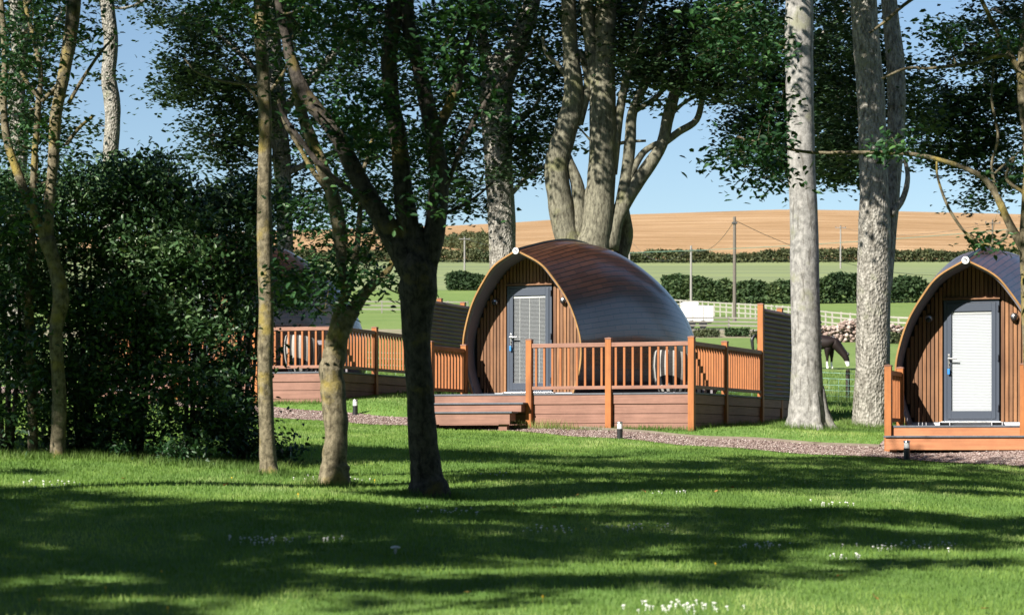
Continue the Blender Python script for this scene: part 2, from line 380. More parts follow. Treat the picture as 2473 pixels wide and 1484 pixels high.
# ------------------------------------------------------------------ grass
def blades(name, X, Y, h, w, mat, lean=.5):
    n = len(X); z = gz(X, Y); a = rng.uniform(0, 2 * math.pi, n); dx = np.cos(a) * w / 2; dy = np.sin(a) * w / 2
    la = rng.uniform(0, 2 * math.pi, n); lo = lean * h * rng.random(n)
    b = np.stack([X, Y, z - .005], 1)
    V = np.stack([b - np.stack([dx, dy, 0 * dx], 1), b + np.stack([dx, dy, 0 * dx], 1),
                  b + np.stack([np.cos(la) * lo, np.sin(la) * lo, h], 1)], 1)
    Fq = np.arange(3 * n).reshape(n, 3)
    patch = .5 + .25 * np.sin(X * 1.7 + 1.3 * np.sin(Y * .8)) + .2 * np.sin(Y * 1.1 - X * .6) + .25 * np.sin(X * 5.1 + Y * 1.3) * np.sin(Y * 2.3 - X * 3.7)
    r = np.clip(.4 * rng.random(n) + .6 * patch, 0, 1)
    return tag(np_mesh(name, V.reshape(-1, 3), Fq, mat, rnd=np.repeat(r, 3)), kind='stuff')
n = 430000
u = rng.random(n); Y = 11.5 + (48 - 11.5) * u ** .85; X = Y * rng.uniform(-.27, .27, n)
Pd = Y - (40.7 - .76 * X)
ok = ~((Pd > pe0(X) + .03) & (Pd < pe1(X)))
# keep blades off the decks and pod footprints
TH = R(19); PODS = [(.34, 43.3), (7.65, 37.9), (-6.8, 48.5)]
THS = [R(22), R(19.3), R(19)]
def th_of(c): return THS[PODS.index(c)]
def local(X, Y, c):
    T_ = th_of(c); dx = X - c[0]; dy = Y - c[1]; return dx * math.cos(T_) - dy * math.sin(T_), dx * math.sin(T_) + dy * math.cos(T_)
for c in PODS:
    r_, b_ = local(X, Y, c); ok &= ~((r_ > -1.3) & (r_ < 3.8) & (b_ > -2.02) & (b_ < 7))
X = X[ok]; Y = Y[ok]; n = len(X)
blades('grass', X, Y, rng.uniform(.018, .042, n) * (1 + .25 * (Y / 40)), .006 + .00028 * Y, M['grassblade'])
# longer tufts where the mower does not reach
tx = []; ty = []; th = []
def tufts(x, y, n, sx, sy, h):
    tx.append(rng.normal(x, sx, n)); ty.append(rng.normal(y, sy, n)); th.append(rng.uniform(.4, 1, n) * h)
def front_pt(c, r, f): T_ = th_of(c); return c[0] + r * math.cos(T_) - f * math.sin(T_), c[1] - r * math.sin(T_) - f * math.cos(T_)
for c in (PODS[0], PODS[2]):
    for r_ in np.arange(.6, 3.9, .12):
        x, y = front_pt(c, r_, 2.1); tufts(x, y, 42, .08, .05, .12 + .1 * (r_ < 1.6))
    for f_ in np.arange(-4, 2, .2):
        x, y = front_pt(c, 3.95, f_); tufts(x, y, 24, .1, .1, .13)
TRB = {'t1': (135, 1125, 26), 't2': (652, 1160, 25), 't3': (806, 1152, 24.2), 't4': (1035, 1192, 23), 'b1': (1950, 1040, 40.5), 'b2': (2105, 1000, 45)}
for k, (x, y, d) in TRB.items():
    X0 = d * (x - HX) / F_PX; big = k[0] == 'b'
    for a_ in np.arange(0, 6.28, .2):
        rr = .5 if big else .22
        tufts(X0 + rr * math.cos(a_), d + rr * math.sin(a_), 45 if big else 22, .09, .09, .16 if big else .10)
for i in range(60): tufts(rng.uniform(5.5, 8), rng.uniform(39.6, 42.5), 30, .15, .15, .12)
for i in range(300): tufts(rng.uniform(-6.3, -2.6), rng.uniform(25.6, 26.6), 14, .12, .12, .13)
tx = np.concatenate(tx); ty = np.concatenate(ty); th = np.concatenate(th)
blades('tall_grass', tx, ty, th, .012, M['tallgrass'], .8)
n = 90000; Y = rng.uniform(48, 105, n); X = Y * rng.uniform(-.16, .24, n)
blades('meadow_grass', X, Y, rng.uniform(.06, .16, n), .035, M['tallgrass'], .8)
# rank grass under the wire fence
n = 9000; X = rng.uniform(-14, 16, n); Y = 70.5 + rng.normal(0, .5, n)
blades('rank_grass', X, Y, rng.uniform(.2, .6, n), .02, M['tallgrass'], .6)

# ------------------------------------------------------------------ leaves and trees
LEAF = np.array([(0, 0, 0), (.24, .30, .07), (.19, .72, .08), (0, 1.05, -.05), (-.19, .72, .08), (-.24, .30, .07)])
LOBE = np.array([(0, 0, 0), (.50, .22, .05), (.34, .52, .07), (0, 1, 0), (-.34, .52, .07), (-.50, .22, .05)])
def leaf_mesh(name, C, size, mat, parent, up=.5, shape=LEAF, rnd=None):
    n = len(C)
    nn = rng.normal(0, 1, (n, 3)); nn /= np.linalg.norm(nn, axis=1)[:, None]; nn[:, 2] = np.abs(nn[:, 2]) ; nn[:, 2] += up * 2
    nn /= np.linalg.norm(nn, axis=1)[:, None]
    t = rng.normal(0, 1, (n, 3)); t -= nn * (t * nn).sum(1)[:, None]; t /= np.linalg.norm(t, axis=1)[:, None]
    b = np.cross(nn, t)
    V = C[:, None] + size[:, None, None] * (shape[None, :, 0:1] * b[:, None] + shape[None, :, 1:2] * t[:, None] + shape[None, :, 2:3] * nn[:, None])
    Fq = (np.array([(0, 1, 2, 3), (0, 3, 4, 5)])[None] + (np.arange(n) * 6)[:, None, None]).reshape(-1, 4)
    if rnd is None: rnd = rng.random(n)
    return np_mesh(name, V.reshape(-1, 3), Fq, mat, parent, rnd=np.repeat(rnd, 6))
def ell(x, y, rx, ry, n, d, dd):
    """n clump centres in an ellipse seen at depth d, spread dd in depth"""
    a = rng.uniform(0, 2 * math.pi, n); r = np.sqrt(rng.random(n))
    xs = x + rx * r * np.cos(a); ys = y + ry * r * np.sin(a); D = d + rng.uniform(-dd, dd, n)
    return np.stack([D * (xs - HX) / F_PX, D, 1 + D * (HY - ys) / F_PX], 1)
def tree(name, label, cat, base, d, limbs, clumps, barkm, leafm, leaf=.10, per=50, spread=(.32, .32, .12), sides=12, amp=.06,
         group=None, flare=0, twig=.012, up=.5, shape=LEAF, seed=0, maxtw=3.0, extra=None):
    """limbs: lists of (x, y, width[, depth shift]) in picture units at depth d; clumps: list of (x,y,rx,ry,n[,depth shift, depth spread])"""
    bx = d * (base[0] - HX) / F_PX; root = empty(name, (bx, d, g1(bx, d)), 0, label, cat, group)
    off = np.array(root.location)
    mb = MB(); nodes = []; rads = []
    for li, L in enumerate(limbs):
        pts = []; rad = []
        for q in L:
            dp = d + (q[3] if len(q) > 3 else 0)
            pts.append(np.array(PX(q[0], q[1], dp)) - off); rad.append(q[2] / 2 * dp / F_PX)
        if li == 0:
            pts[0][2] = g1(pts[0][0] + off[0], d) - off[2] - .15
        Pq, rq = mb.tube(pts, rad, sides if li == 0 else max(8, sides - 3), amp, seed + li * 3.1, 5)
        nodes.append(Pq); rads.append(rq)
    if flare:
        c0 = nodes[0][0]
        for k in range(6):
            a = k * 1.047 + seed; r0 = rads[0][0] * .55
            mb.tube([(c0[0] + math.cos(a) * r0 * 2.2 * flare, c0[1] + math.sin(a) * r0 * 2.2 * flare, -.06), (c0[0] + math.cos(a) * r0 * 1.25, c0[1] + math.sin(a) * r0 * 1.25, .16),
                     (c0[0] + math.cos(a) * r0 * .7, c0[1] + math.sin(a) * r0 * .7, .75)], [r0 * .42, r0 * .55, r0 * .4], 8, .12, seed + k, 4)
    N = np.vstack(nodes); NR = np.concatenate(rads)
    cl = []
    for c in clumps:
        sh = c[5] if len(c) > 5 else 0; sp = c[6] if len(c) > 6 else 1.2
        cl.append(ell(c[0], c[1], c[2], c[3], c[4], d + sh, sp) - off)
    if extra is not None: cl.append(extra - off)
    if cl:
        C = np.vstack(cl)
        # twigs: every clump hangs from the nearest limb or from a clump nearer to the limbs
        dist = np.array([np.min(np.linalg.norm(N - c, axis=1)) for c in C]); order = np.argsort(dist)
        hv = N[:, 2] > N[:, 2].min() + .25 * (np.ptp(N[:, 2])); pool = N[hv] if hv.sum() > 3 else N; pr = NR[hv] if hv.sum() > 3 else NR
        for i in order:
            c = C[i]; dv = pool - c; dd = np.linalg.norm(dv, axis=1) + .35 * np.clip(dv[:, 2], 0, None); k = int(np.argmin(dd)); a = pool[k]
            ln = np.linalg.norm(a - c)
            r0 = min(pr[k] * .6, twig * (1 + ln * .5)); 
            if ln > .05:
                mid = (a + c) / 2 + rng.normal(0, .07 * ln, 3); mid[2] -= .05 * ln
                mb.tube([a, mid, c], [r0, r0 * .75, r0 * .5], 5, 0, 0, 3, False)
                pool = np.vstack([pool, mid, c]); pr = np.concatenate([pr, [r0 * .8, max(r0 * .55, .004)]])
            else: pool = np.vstack([pool, c]); pr = np.concatenate([pr, [r0 * .6]])
        nC = len(C); cnt = rng.integers(int(per * .5), int(per * 1.5), nC); idx = np.repeat(np.arange(nC), cnt)
        P = C[idx] + rng.normal(0, 1, (len(idx), 3)) * np.array(spread) * rng.uniform(.6, 1.25, nC)[idx][:, None]
        P[:, 2] -= .25 * ((P[:, 0] - C[idx][:, 0]) ** 2 + (P[:, 1] - C[idx][:, 1]) ** 2)
        rr = np.clip(rng.random(len(idx)) * .6 + rng.random(nC)[idx] * .4, 0, 1)
        leaf_mesh('crown', P, leaf * rng.uniform(.65, 1.25, len(idx)), leafm, root, up, shape, rr)
    mb.build('trunk', barkm, root, smooth=True)
    return root

# ---- young trees standing on the lawn
G_Y = 'young trees on the near lawn'
tree('young_tree', 'forked tree with lichen spotted trunk, leftmost on the lawn before the shrubs', 'tree', (135, 1125), 26,
     [[(138, 1128, 56), (139, 1108, 44), (140, 1085, 38), (143, 950, 34), (135, 800, 34), (148, 720, 40), (132, 640, 34), (112, 575, 40)],
      [(112, 580, 34), (118, 500, 26), (128, 400, 27), (134, 290, 28), (150, 200, 30), (168, 100, 33), (178, 0, 36), (190, -250, 30), (215, -600, 16)],
      [(112, 580, 30), (85, 520, 24), (52, 440, 22), (20, 350, 20), (8, 250, 18), (12, 130, 16), (2, 0, 14), (-20, -300, 10)],
      [(80, 510, 18), (82, 400, 15), (92, 260, 15), (98, 170, 13), (78, 80, 12), (60, 0, 10), (50, -150, 8)],
      [(98, 240, 12), (70, 205, 10), (45, 170, 9), (10, 140, 7)], [(100, 245, 12), (130, 215, 9), (160, 180, 8), (175, 140, 6)],
      [(165, 250, 10, .3), (200, 190, 9, .3), (240, 130, 7, .3), (275, 90, 5, .3)], [(160, 350, 10), (190, 310, 9), (225, 280, 7)],
      [(60, 20, 10), (90, -20, 8), (150, -60, 6)]],
     [(60, 40, 110, 60, 14), (215, 60, 50, 70, 7), (20, 160, 50, 60, 10), (60, 330, 70, 40, 9), (20, 260, 40, 60, 6), (40, -200, 220, 160, 26), (180, -450, 200, 200, 18), (90, 140, 60, 50, 8),
      (0, 560, 60, 50, 8, .3), (40, 480, 40, 30, 5)],
     M['bark_young'], M['leaf_front'], .08, 40, (.19, .19, .09), group=G_Y, amp=.05, up=.3, seed=1)
tree('young_tree', 'straight single-stemmed young tree with mossy yellow bark, a bare pole', 'tree', (652, 1160), 25,
     [[(656, 1164, 72), (652, 1148, 54), (648, 1125, 44), (645, 1050, 38), (640, 900, 36), (643, 750, 37), (640, 620, 38), (638, 480, 34), (641, 330, 33), (636, 180, 31), (628, 80, 28), (632, -60, 26), (640, -300, 20), (630, -620, 10)],
      [(638, 215, 10), (600, 205, 8), (560, 200, 7), (515, 190, 6), (470, 170, 5), (445, 140, 4)], [(640, 270, 9), (610, 225, 7), (575, 190, 6), (540, 160, 5)],
      [(640, 230, 10), (665, 205, 8), (690, 165, 7), (705, 120, 6)], [(628, 60, 12), (600, 30, 10), (560, -20, 8)], [(632, 40, 12), (655, -10, 10), (690, -80, 8)]],
     [(640, -60, 110, 60, 24), (600, -260, 260, 180, 16), (655, -520, 220, 160, 12), (700, 20, 60, 50, 10), (560, 20, 60, 30, 6), (480, 20, 80, 30, 7)],
     M['bark_young'], M['leaf_front'], .08, 40, (.19, .19, .09), group=G_Y, amp=.04, up=.3, seed=2)
tree('young_tree', 'stout short-trunked tree forking low, with leafy side shoots in front of the far-left deck', 'tree', (806, 1152), 24.2,
     [[(808, 1156, 90), (808, 1138, 72), (808, 1110, 62), (812, 1040, 56), (806, 960, 60), (800, 900, 62), (805, 868, 56), (822, 800, 50), (850, 745, 44)],
      [(806, 880, 40), (795, 855, 30), (806, 800, 28), (822, 740, 27), (838, 700, 24), (855, 640, 18), (866, 560, 14), (872, 470, 11), (880, 400, 8)],
      [(850, 750, 38), (872, 720, 30), (905, 680, 22), (940, 650, 16), (958, 600, 12), (985, 560, 10)],
      [(835, 700, 22), (825, 640, 24), (822, 570, 36), (806, 480, 36), (770, 380, 32), (738, 300, 28), (712, 200, 25), (700, 120, 22), (690, 0, 20), (670, -250, 14)],
      [(870, 640, 12), (890, 600, 10), (905, 560, 8), (900, 500, 6)], [(800, 470, 14), (760, 420, 12), (720, 350, 11), (690, 300, 10), (672, 240, 8)],
      [(850, 500, 12), (870, 440, 11), (890, 370, 10), (920, 260, 8)]],
     [(765, 665, 70, 36, 22), (720, 690, 45, 45, 12), (800, 720, 70, 40, 12), (890, 640, 60, 45, 12), (850, 560, 110, 60, 20), (765, 500, 50, 60, 9), (900, 470, 70, 60, 14), (820, 380, 90, 60, 10), (760, 240, 80, 70, 12), (700, 60, 90, 80, 14),
      (940, 690, 35, 30, 5), (700, -250, 230, 160, 12)],
     M['bark_young'], M['leaf_front'], .08, 24, (.17, .17, .08), group=G_Y, amp=.07, up=.3, seed=3)
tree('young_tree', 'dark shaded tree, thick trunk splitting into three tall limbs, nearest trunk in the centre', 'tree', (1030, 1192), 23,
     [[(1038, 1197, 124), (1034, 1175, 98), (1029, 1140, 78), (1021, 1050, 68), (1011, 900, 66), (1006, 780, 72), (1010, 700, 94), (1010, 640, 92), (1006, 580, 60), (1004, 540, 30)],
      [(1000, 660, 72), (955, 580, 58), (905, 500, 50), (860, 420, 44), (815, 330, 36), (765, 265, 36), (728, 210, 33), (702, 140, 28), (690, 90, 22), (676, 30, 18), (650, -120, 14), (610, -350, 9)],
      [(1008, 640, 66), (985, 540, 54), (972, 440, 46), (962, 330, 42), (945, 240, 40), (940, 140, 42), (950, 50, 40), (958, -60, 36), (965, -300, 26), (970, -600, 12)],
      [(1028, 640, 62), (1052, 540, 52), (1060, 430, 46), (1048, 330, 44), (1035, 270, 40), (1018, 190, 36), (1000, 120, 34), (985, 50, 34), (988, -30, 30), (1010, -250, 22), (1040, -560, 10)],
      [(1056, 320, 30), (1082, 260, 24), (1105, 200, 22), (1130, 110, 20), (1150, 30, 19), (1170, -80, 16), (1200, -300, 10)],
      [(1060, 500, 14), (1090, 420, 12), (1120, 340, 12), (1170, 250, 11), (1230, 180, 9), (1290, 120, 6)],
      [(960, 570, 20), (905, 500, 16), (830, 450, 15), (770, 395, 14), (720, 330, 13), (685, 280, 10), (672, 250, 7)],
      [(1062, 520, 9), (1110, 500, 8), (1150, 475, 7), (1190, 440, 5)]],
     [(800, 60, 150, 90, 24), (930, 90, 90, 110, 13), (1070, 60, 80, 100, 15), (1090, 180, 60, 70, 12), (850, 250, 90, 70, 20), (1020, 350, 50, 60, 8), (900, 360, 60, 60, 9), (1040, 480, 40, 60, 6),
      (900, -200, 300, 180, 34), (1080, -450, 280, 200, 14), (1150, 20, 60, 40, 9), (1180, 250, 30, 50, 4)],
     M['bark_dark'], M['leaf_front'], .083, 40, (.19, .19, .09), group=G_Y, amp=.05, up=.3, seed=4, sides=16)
tree('young_tree', 'leaning tree at the right edge, thin lichen branches reaching over the small cabin', 'tree', (2500, 1180), 27,
     [[(2508, 1180, 60), (2500, 1000, 46), (2492, 850, 42), (2486, 700, 42), (2482, 560, 40), (2490, 380, 36), (2470, 200, 30), (2480, 60, 26), (2500, -200, 22), (2520, -500, 10)],
      [(2478, 610, 24), (2440, 545, 20), (2415, 490, 18), (2385, 440, 15), (2350, 415, 13), (2290, 392, 11), (2200, 372, 10), (2080, 368, 9), (1960, 368, 8), (1860, 350, 6), (1780, 330, 5)],
      [(2475, 210, 16), (2440, 130, 13), (2400, 60, 12), (2370, 0, 10), (2330, -80, 8)],
      [(2480, 190, 14), (2430, 135, 10), (2350, 152, 9), (2250, 165, 8), (2190, 165, 7), (2130, 190, 6)],
      [(2440, 545, 9), (2420, 580, 8), (2370, 590, 7), (2330, 560, 7), (2290, 500, 7), (2265, 430, 6), (2262, 390, 5)],
      [(2410, 480, 8), (2395, 400, 7), (2410, 330, 7), (2395, 240, 6), (2400, 160, 5)],
      [(2478, 470, 10), (2430, 430, 8), (2450, 380, 7), (2400, 420, 5)],
      [(2330, -80, 10), (2200, 0, 9), (2140, 50, 8), (2100, 80, 5)], [(2330, -80, 9), (2050, -60, 8), (1850, -20, 7), (1740, 30, 5)]],
     [(2270, 85, 32, 25, 7), (2165, 360, 35, 34, 9), (2385, 595, 28, 18, 5), (2450, 400, 30, 50, 6), (2440, 100, 60, 60, 12), (1810, 345, 90, 34, 22), (1840, 420, 70, 34, 12), (1760, 380, 50, 24, 5),
      (1760, 60, 110, 60, 32), (1850, 125, 60, 50, 13), (1720, 130, 40, 30, 6), (1870, 240, 40, 40, 6), (2300, -140, 260, 90, 50), (2480, -400, 240, 200, 50), (1900, -120, 240, 60, 36)],
     M['bark_young'], M['leaf_front'], .095, 26, (.17, .17, .08), group=G_Y, amp=.05, up=.3, seed=5, twig=.008)

# ---- tall mature trees around the cabins
G_B = 'tall mature trees around the cabins'
tree('mature_tree', 'smooth pale grey trunk of a tall beech rising beside the middle cabin deck', 'tree', (1950, 1040), 40.5,
     [[(1955, 1042, 112), (1950, 1010, 96), (1948, 960, 82), (1948, 850, 72), (1944, 700, 70), (1942, 550, 69), (1936, 400, 66), (1932, 250, 66), (1930, 100, 70), (1930, -50, 66), (1925, -400, 50), (1940, -900, 20)],
      [(1932, -100, 30), (2000, -220, 26), (2080, -350, 18)], [(1930, -60, 34), (1870, -200, 28), (1800, -380, 18)]],
     [(1930, -350, 420, 220, 90, 0, 4), (1900, -750, 320, 220, 60, 0, 4), (1690, -290, 120, 210, 70, 0, .8)],
     M['bark_beech'], M['leaf_back'], .115, 50, group=G_B, amp=.018, flare=.95, sides=22, up=.6, shape=LOBE, seed=6)
tree('mature_tree', 'rough double-stemmed trunk of a tall tree behind the left side of the small right cabin', 'tree', (2105, 1000), 45,
     [[(2108, 1002, 104), (2106, 970, 90), (2108, 880, 84), (2110, 700, 82), (2112, 560, 78), (2110, 420, 70), (2104, 250, 66), (2094, 120, 66), (2085, 0, 64), (2075, -250, 50), (2080, -700, 20)],
      [(2130, 700, 50, .5), (2142, 560, 46, .6), (2155, 420, 44, .7), (2165, 280, 44, .8), (2162, 150, 44, .9), (2150, 30, 40, 1), (2140, -150, 34, 1), (2180, -500, 18, 1)],
      [(2150, 520, 20), (2180, 480, 15), (2192, 430, 12), (2185, 380, 9)]],
     [(2040, 330, 90, 90, 60, 3, 2), (2060, 130, 100, 130, 70, 3, 2), (2180, 250, 80, 120, 36, 3, 2), (2110, -250, 380, 180, 80, 0, 4), (2110, -650, 330, 200, 60, 0, 4), (2030, 420, 55, 22, 14, 3, 1), (1750, -380, 300, 320, 110, -2, 1)],
     M['bark_rough'], M['leaf_back'], .115, 50, group=G_B, amp=.03, flare=.5, sides=20, up=.6, shape=LOBE, seed=7)
tree('mature_tree', 'dense-crowned tree behind the small right cabin, leaves hanging over the wheat', 'tree', (2620, 900), 55,
     [[(2600, 900, 70), (2590, 600, 60), (2570, 300, 56), (2540, 0, 50), (2500, -400, 30)], [(2575, 350, 26), (2480, 280, 20), (2400, 240, 14), (2330, 230, 9)],
      [(2565, 200, 24), (2470, 60, 18), (2400, 20, 12)], [(2590, 480, 18), (2500, 420, 13), (2400, 400, 9)], [(2400, 240, 12), (2280, 290, 9), (2220, 330, 7)]],
     [(2400, 290, 120, 90, 95, 0, 2), (2300, 330, 90, 70, 55, 0, 2), (2250, 250, 70, 70, 36, 0, 2), (2440, 160, 80, 80, 50, 0, 2), (2340, 60, 60, 40, 14, 0, 2), (2340, 140, 90, 40, 22, 0, 2), (2400, 430, 90, 35, 24, 0, 1), (2360, 485, 30, 15, 6, 0, 1), (2440, 20, 60, 60, 24, 0, 2), (2450, -250, 300, 200, 70, 0, 3), (2080, -400, 380, 330, 240, -5, 2)],
     M['bark_rough'], M['leaf_back'], .12, 50, group=G_B, amp=.03, up=.6, shape=LOBE, seed=8)
tree('mature_tree', 'knobbly light grey trunk bending right at its top behind the middle cabin nose', 'tree', (1215, 900), 55,
     [[(1225, 900, 76), (1215, 640, 66), (1210, 500, 66), (1204, 400, 68), (1200, 300, 74), (1198, 210, 82), (1215, 160, 80), (1240, 130, 54), (1268, 60, 46), (1285, 0, 42), (1300, -150, 34), (1290, -450, 18)],
      [(1190, 190, 40), (1170, 120, 30), (1160, 30, 24), (1150, -150, 18)], [(1230, 330, 14), (1260, 280, 12), (1290, 260, 9), (1320, 200, 7)],
      [(1225, 480, 12), (1270, 430, 10), (1310, 400, 7)]],
     [(1150, 100, 90, 120, 70, 1, 2), (1120, 250, 60, 80, 34, 1, 2), (1290, 210, 50, 130, 46, 1, 2), (1270, 400, 50, 30, 16, 0, 1), (1290, 340, 40, 40, 14, 0, 1), (1110, 400, 60, 80, 34, 1, 1.5), (1120, 490, 50, 40, 14, 1, 1), (1230, 330, 40, 60, 12, -1.5, .5), (1220, 420, 35, 40, 6, -1.5, .5), (1220, -200, 330, 180, 80, 0, 3), (1220, 60, 60, 60, 20, 2, 1)],
     M['bark_rough'], M['leaf_back'], .125, 44, (.30, .30, .12), group=G_B, amp=.03, sides=20, up=.6, shape=LOBE, seed=9)
tree('mature_tree', 'great multi-stemmed olive grey tree spreading right behind the middle cabin roof', 'tree', (1420, 900), 52,
     [[(1430, 900, 150), (1430, 700, 140), (1425, 620, 100), (1440, 560, 84), (1450, 460, 68), (1456, 350, 66), (1455, 240, 64), (1458, 120, 54), (1466, 0, 50), (1480, -200, 36), (1470, -600, 16)],
      [(1400, 640, 70), (1370, 570, 62), (1352, 480, 60), (1344, 400, 58), (1362, 330, 56), (1385, 240, 52), (1378, 120, 38), (1372, 0, 34), (1360, -200, 26)],
      [(1390, 590, 40), (1400, 520, 36), (1395, 450, 32), (1378, 400, 24), (1370, 370, 16)], [(1415, 590, 36), (1412, 520, 32), (1428, 460, 28), (1450, 420, 20)],
      [(1452, 300, 40), (1436, 180, 36), (1424, 80, 32), (1415, 0, 30), (1400, -150, 22)],
      [(1470, 600, 50), (1488, 530, 38), (1520, 470, 36), (1560, 410, 34), (1598, 350, 28), (1614, 280, 30), (1640, 190, 26), (1660, 110, 22), (1690, 20, 18), (1720, -120, 12)],
      [(1598, 350, 18), (1640, 318, 18), (1682, 290, 16), (1696, 235, 14), (1702, 190, 12), (1700, 140, 8)],
      [(1610, 290, 11), (1650, 250, 9), (1700, 228, 8), (1750, 250, 6), (1790, 248, 4)],
      [(1500, 500, 34), (1512, 430, 30), (1522, 340, 28), (1528, 270, 24), (1560, 200, 20), (1600, 120, 15), (1640, 20, 11)], [(1515, 440, 20), (1548, 375, 17), (1580, 350, 14), (1604, 340, 10)],
      [(1488, 640, 40, .6), (1512, 570, 34, .6), (1502, 500, 34, .3)], [(1478, 350, 9), (1520, 342, 8), (1560, 340, 6)], [(1450, 390, 10), (1435, 350, 9), (1418, 330, 5), (1400, 310, 4)],
      [(1395, 220, 14), (1350, 160, 12), (1320, 130, 9), (1310, 90, 7)], [(1398, 300, 22), (1420, 200, 20), (1400, 120, 14)],
      [(1530, 270, 14), (1590, 230, 12), (1640, 160, 9)], [(1478, 420, 26), (1498, 260, 22), (1530, 120, 16), (1560, 0, 12)]],
     [(1360, 60, 100, 90, 46, 2, 2), (1560, 60, 110, 110, 105, 1, 3), (1660, 110, 90, 100, 66, 1, 2), (1500, 160, 60, 70, 26, 2, 2), (1580, 190, 80, 40, 22, 0, 2), (1720, 150, 60, 90, 34, 0, 2), (1780, 80, 80, 120, 50, 0, 2), (1340, 250, 50, 80, 22, 2, 1), (1480, 20, 120, 60, 36, 3, 2),
      (1480, -200, 400, 180, 90, 0, 4), (1100, -380, 480, 330, 300, -3.5, 2), (1340, 330, 40, 40, 8, 2, 1), (1560, 245, 40, 15, 5, 0, 1), (1760, 220, 60, 40, 12, 0, 1), (1650, 190, 60, 35, 10, 0, 1)],
     M['bark_multi'], M['leaf_back'], .125, 42, (.30, .30, .12), group=G_B, amp=.035, sides=20, up=.6, shape=LOBE, seed=10)
tree('mature_tree', 'broad-leaved tree behind the smooth pale beech trunk, all crown with its stem hidden', 'tree', (1945, 900), 58,
     [[(1950, 900, 60), (1945, 500, 46), (1930, 250, 40), (1920, 50, 34), (1920, -200, 24)], [(1930, 280, 20), (1860, 220, 14), (1800, 180, 10)], [(1925, 150, 20), (1990, 80, 14), (2050, 20, 10)]],
     [(1920, 200, 110, 140, 120, 0, 3), (1850, 330, 70, 60, 40, 0, 2), (1980, 380, 80, 40, 40, 0, 2), (1830, 200, 60, 110, 48, 0, 2), (2020, 200, 70, 150, 80, 0, 2), (1900, 30, 170, 70, 60, 0, 2), (1900, 405, 60, 25, 15, 0, 1), (1920, -200, 320, 150, 50, 0, 3), (1550, -400, 380, 330, 240, -7, 2), (1790, 300, 40, 30, 8, 0, 1)],
     M['bark_rough'], M['leaf_back'], .12, 50, group=G_B, amp=.03, up=.6, shape=LOBE, seed=11)
tree('mature_tree', 'big leafy tree left of centre whose grey-green crown edges the blue sky', 'tree', (690, 900), 56,
     [[(690, 900, 50), (688, 600, 40), (686, 480, 38), (680, 380, 44), (672, 250, 40), (660, 100, 36), (650, -100, 28), (640, -400, 14)],
      [(680, 370, 22), (620, 300, 16), (560, 240, 12), (500, 180, 8)], [(672, 250, 20), (600, 150, 14), (520, 80, 10), (440, 30, 7)], [(684, 400, 16), (620, 360, 12), (540, 330, 8), (470, 320, 5)],
      [(675, 280, 24), (760, 180, 18), (850, 90, 14), (950, 20, 10)], [(684, 420, 18), (780, 380, 13), (880, 330, 10), (980, 320, 7)], [(684, 470, 12), (600, 520, 9, 0), (560, 420, 7), (500, 320, 6)]],
     [(560, 110, 120, 110, 92, 0, 3), (470, 160, 80, 70, 40, 0, 2), (440, 210, 55, 40, 26, 0, 2), (450, 40, 40, 40, 9, 0, 1), (600, 250, 90, 70, 60, 0, 2), (540, 320, 90, 50, 30, 0, 2), (500, 370, 70, 25, 14, 0, 1), (590, 370, 60, 40, 16, 0, 1), (760, 130, 120, 130, 64, 0, 3), (900, 110, 110, 130, 56, 0, 3), (1020, 150, 90, 140, 44, 0, 3),
      (800, 320, 130, 80, 32, 0, 2), (950, 370, 120, 80, 34, 0, 2), (1050, 420, 60, 90, 24, 0, 2), (720, 450, 40, 80, 14, 0, 1), (880, 490, 140, 50, 22, 0, 2), (960, 560, 100, 50, 14, 0, 2), (700, -250, 500, 200, 110, 0, 4), (330, -400, 450, 330, 230, -5, 2), (800, -400, 350, 330, 170, -5, 2), (560, 440, 60, 30, 7, 0, 1)],
     M['bark_rough'], M['leaf_back'], .115, 50, group=G_B, amp=.03, up=.6, shape=LOBE, seed=12)
tree('mature_tree', 'slim rough trunk standing alone against the blue sky between the left trees', 'tree', (266, 900), 58,
     [[(272, 900, 46), (268, 600, 40), (266, 400, 38), (272, 300, 38), (270, 240, 40), (262, 180, 36), (268, 100, 36), (258, 0, 34), (250, -200, 28), (240, -600, 14)],
      [(250, 10, 9), (300, 20, 7), (350, 0, 6), (400, -30, 4)], [(255, 180, 8), (240, 188, 6)]],
     [(250, 190, 10, 8, 2, 0, .4), (310, -5, 60, 14, 7, 0, 1), (400, 25, 60, 30, 12, 0, 1), (300, -200, 260, 100, 50, 0, 3), (250, -500, 240, 200, 50, 0, 3), (225, 310, 30, 30, 4, 0, .5)],
     M['bark_rough'], M['leaf_back'], .12, 40, group=G_B, amp=.03, up=.6, shape=LOBE, seed=13)
tree('mature_tree', 'blotchy pale trunk at the far left behind the forked lichen tree', 'tree', (38, 900), 50,
     [[(40, 900, 56), (40, 600, 48), (42, 440, 44), (46, 320, 46), (40, 220, 42), (48, 100, 42), (40, 0, 40), (30, -200, 30), (20, -500, 14)], [(46, 200, 16), (100, 110, 12), (150, 30, 9)]],
     [(70, 200, 60, 100, 26, 1, 2), (110, 270, 60, 80, 24, 1, 2), (20, 60, 90, 70, 30, 1, 2), (130, 60, 50, 70, 14, 1, 1), (0, 300, 40, 130, 22, 1, 2), (170, 370, 40, 30, 6, 1, 1), (60, -250, 240, 180, 60, 0, 3)],
     M['bark_rough'], M['leaf_back'], .12, 42, (.30, .30, .12), group=G_B, amp=.03, sides=18, up=.6, shape=LOBE, seed=14)

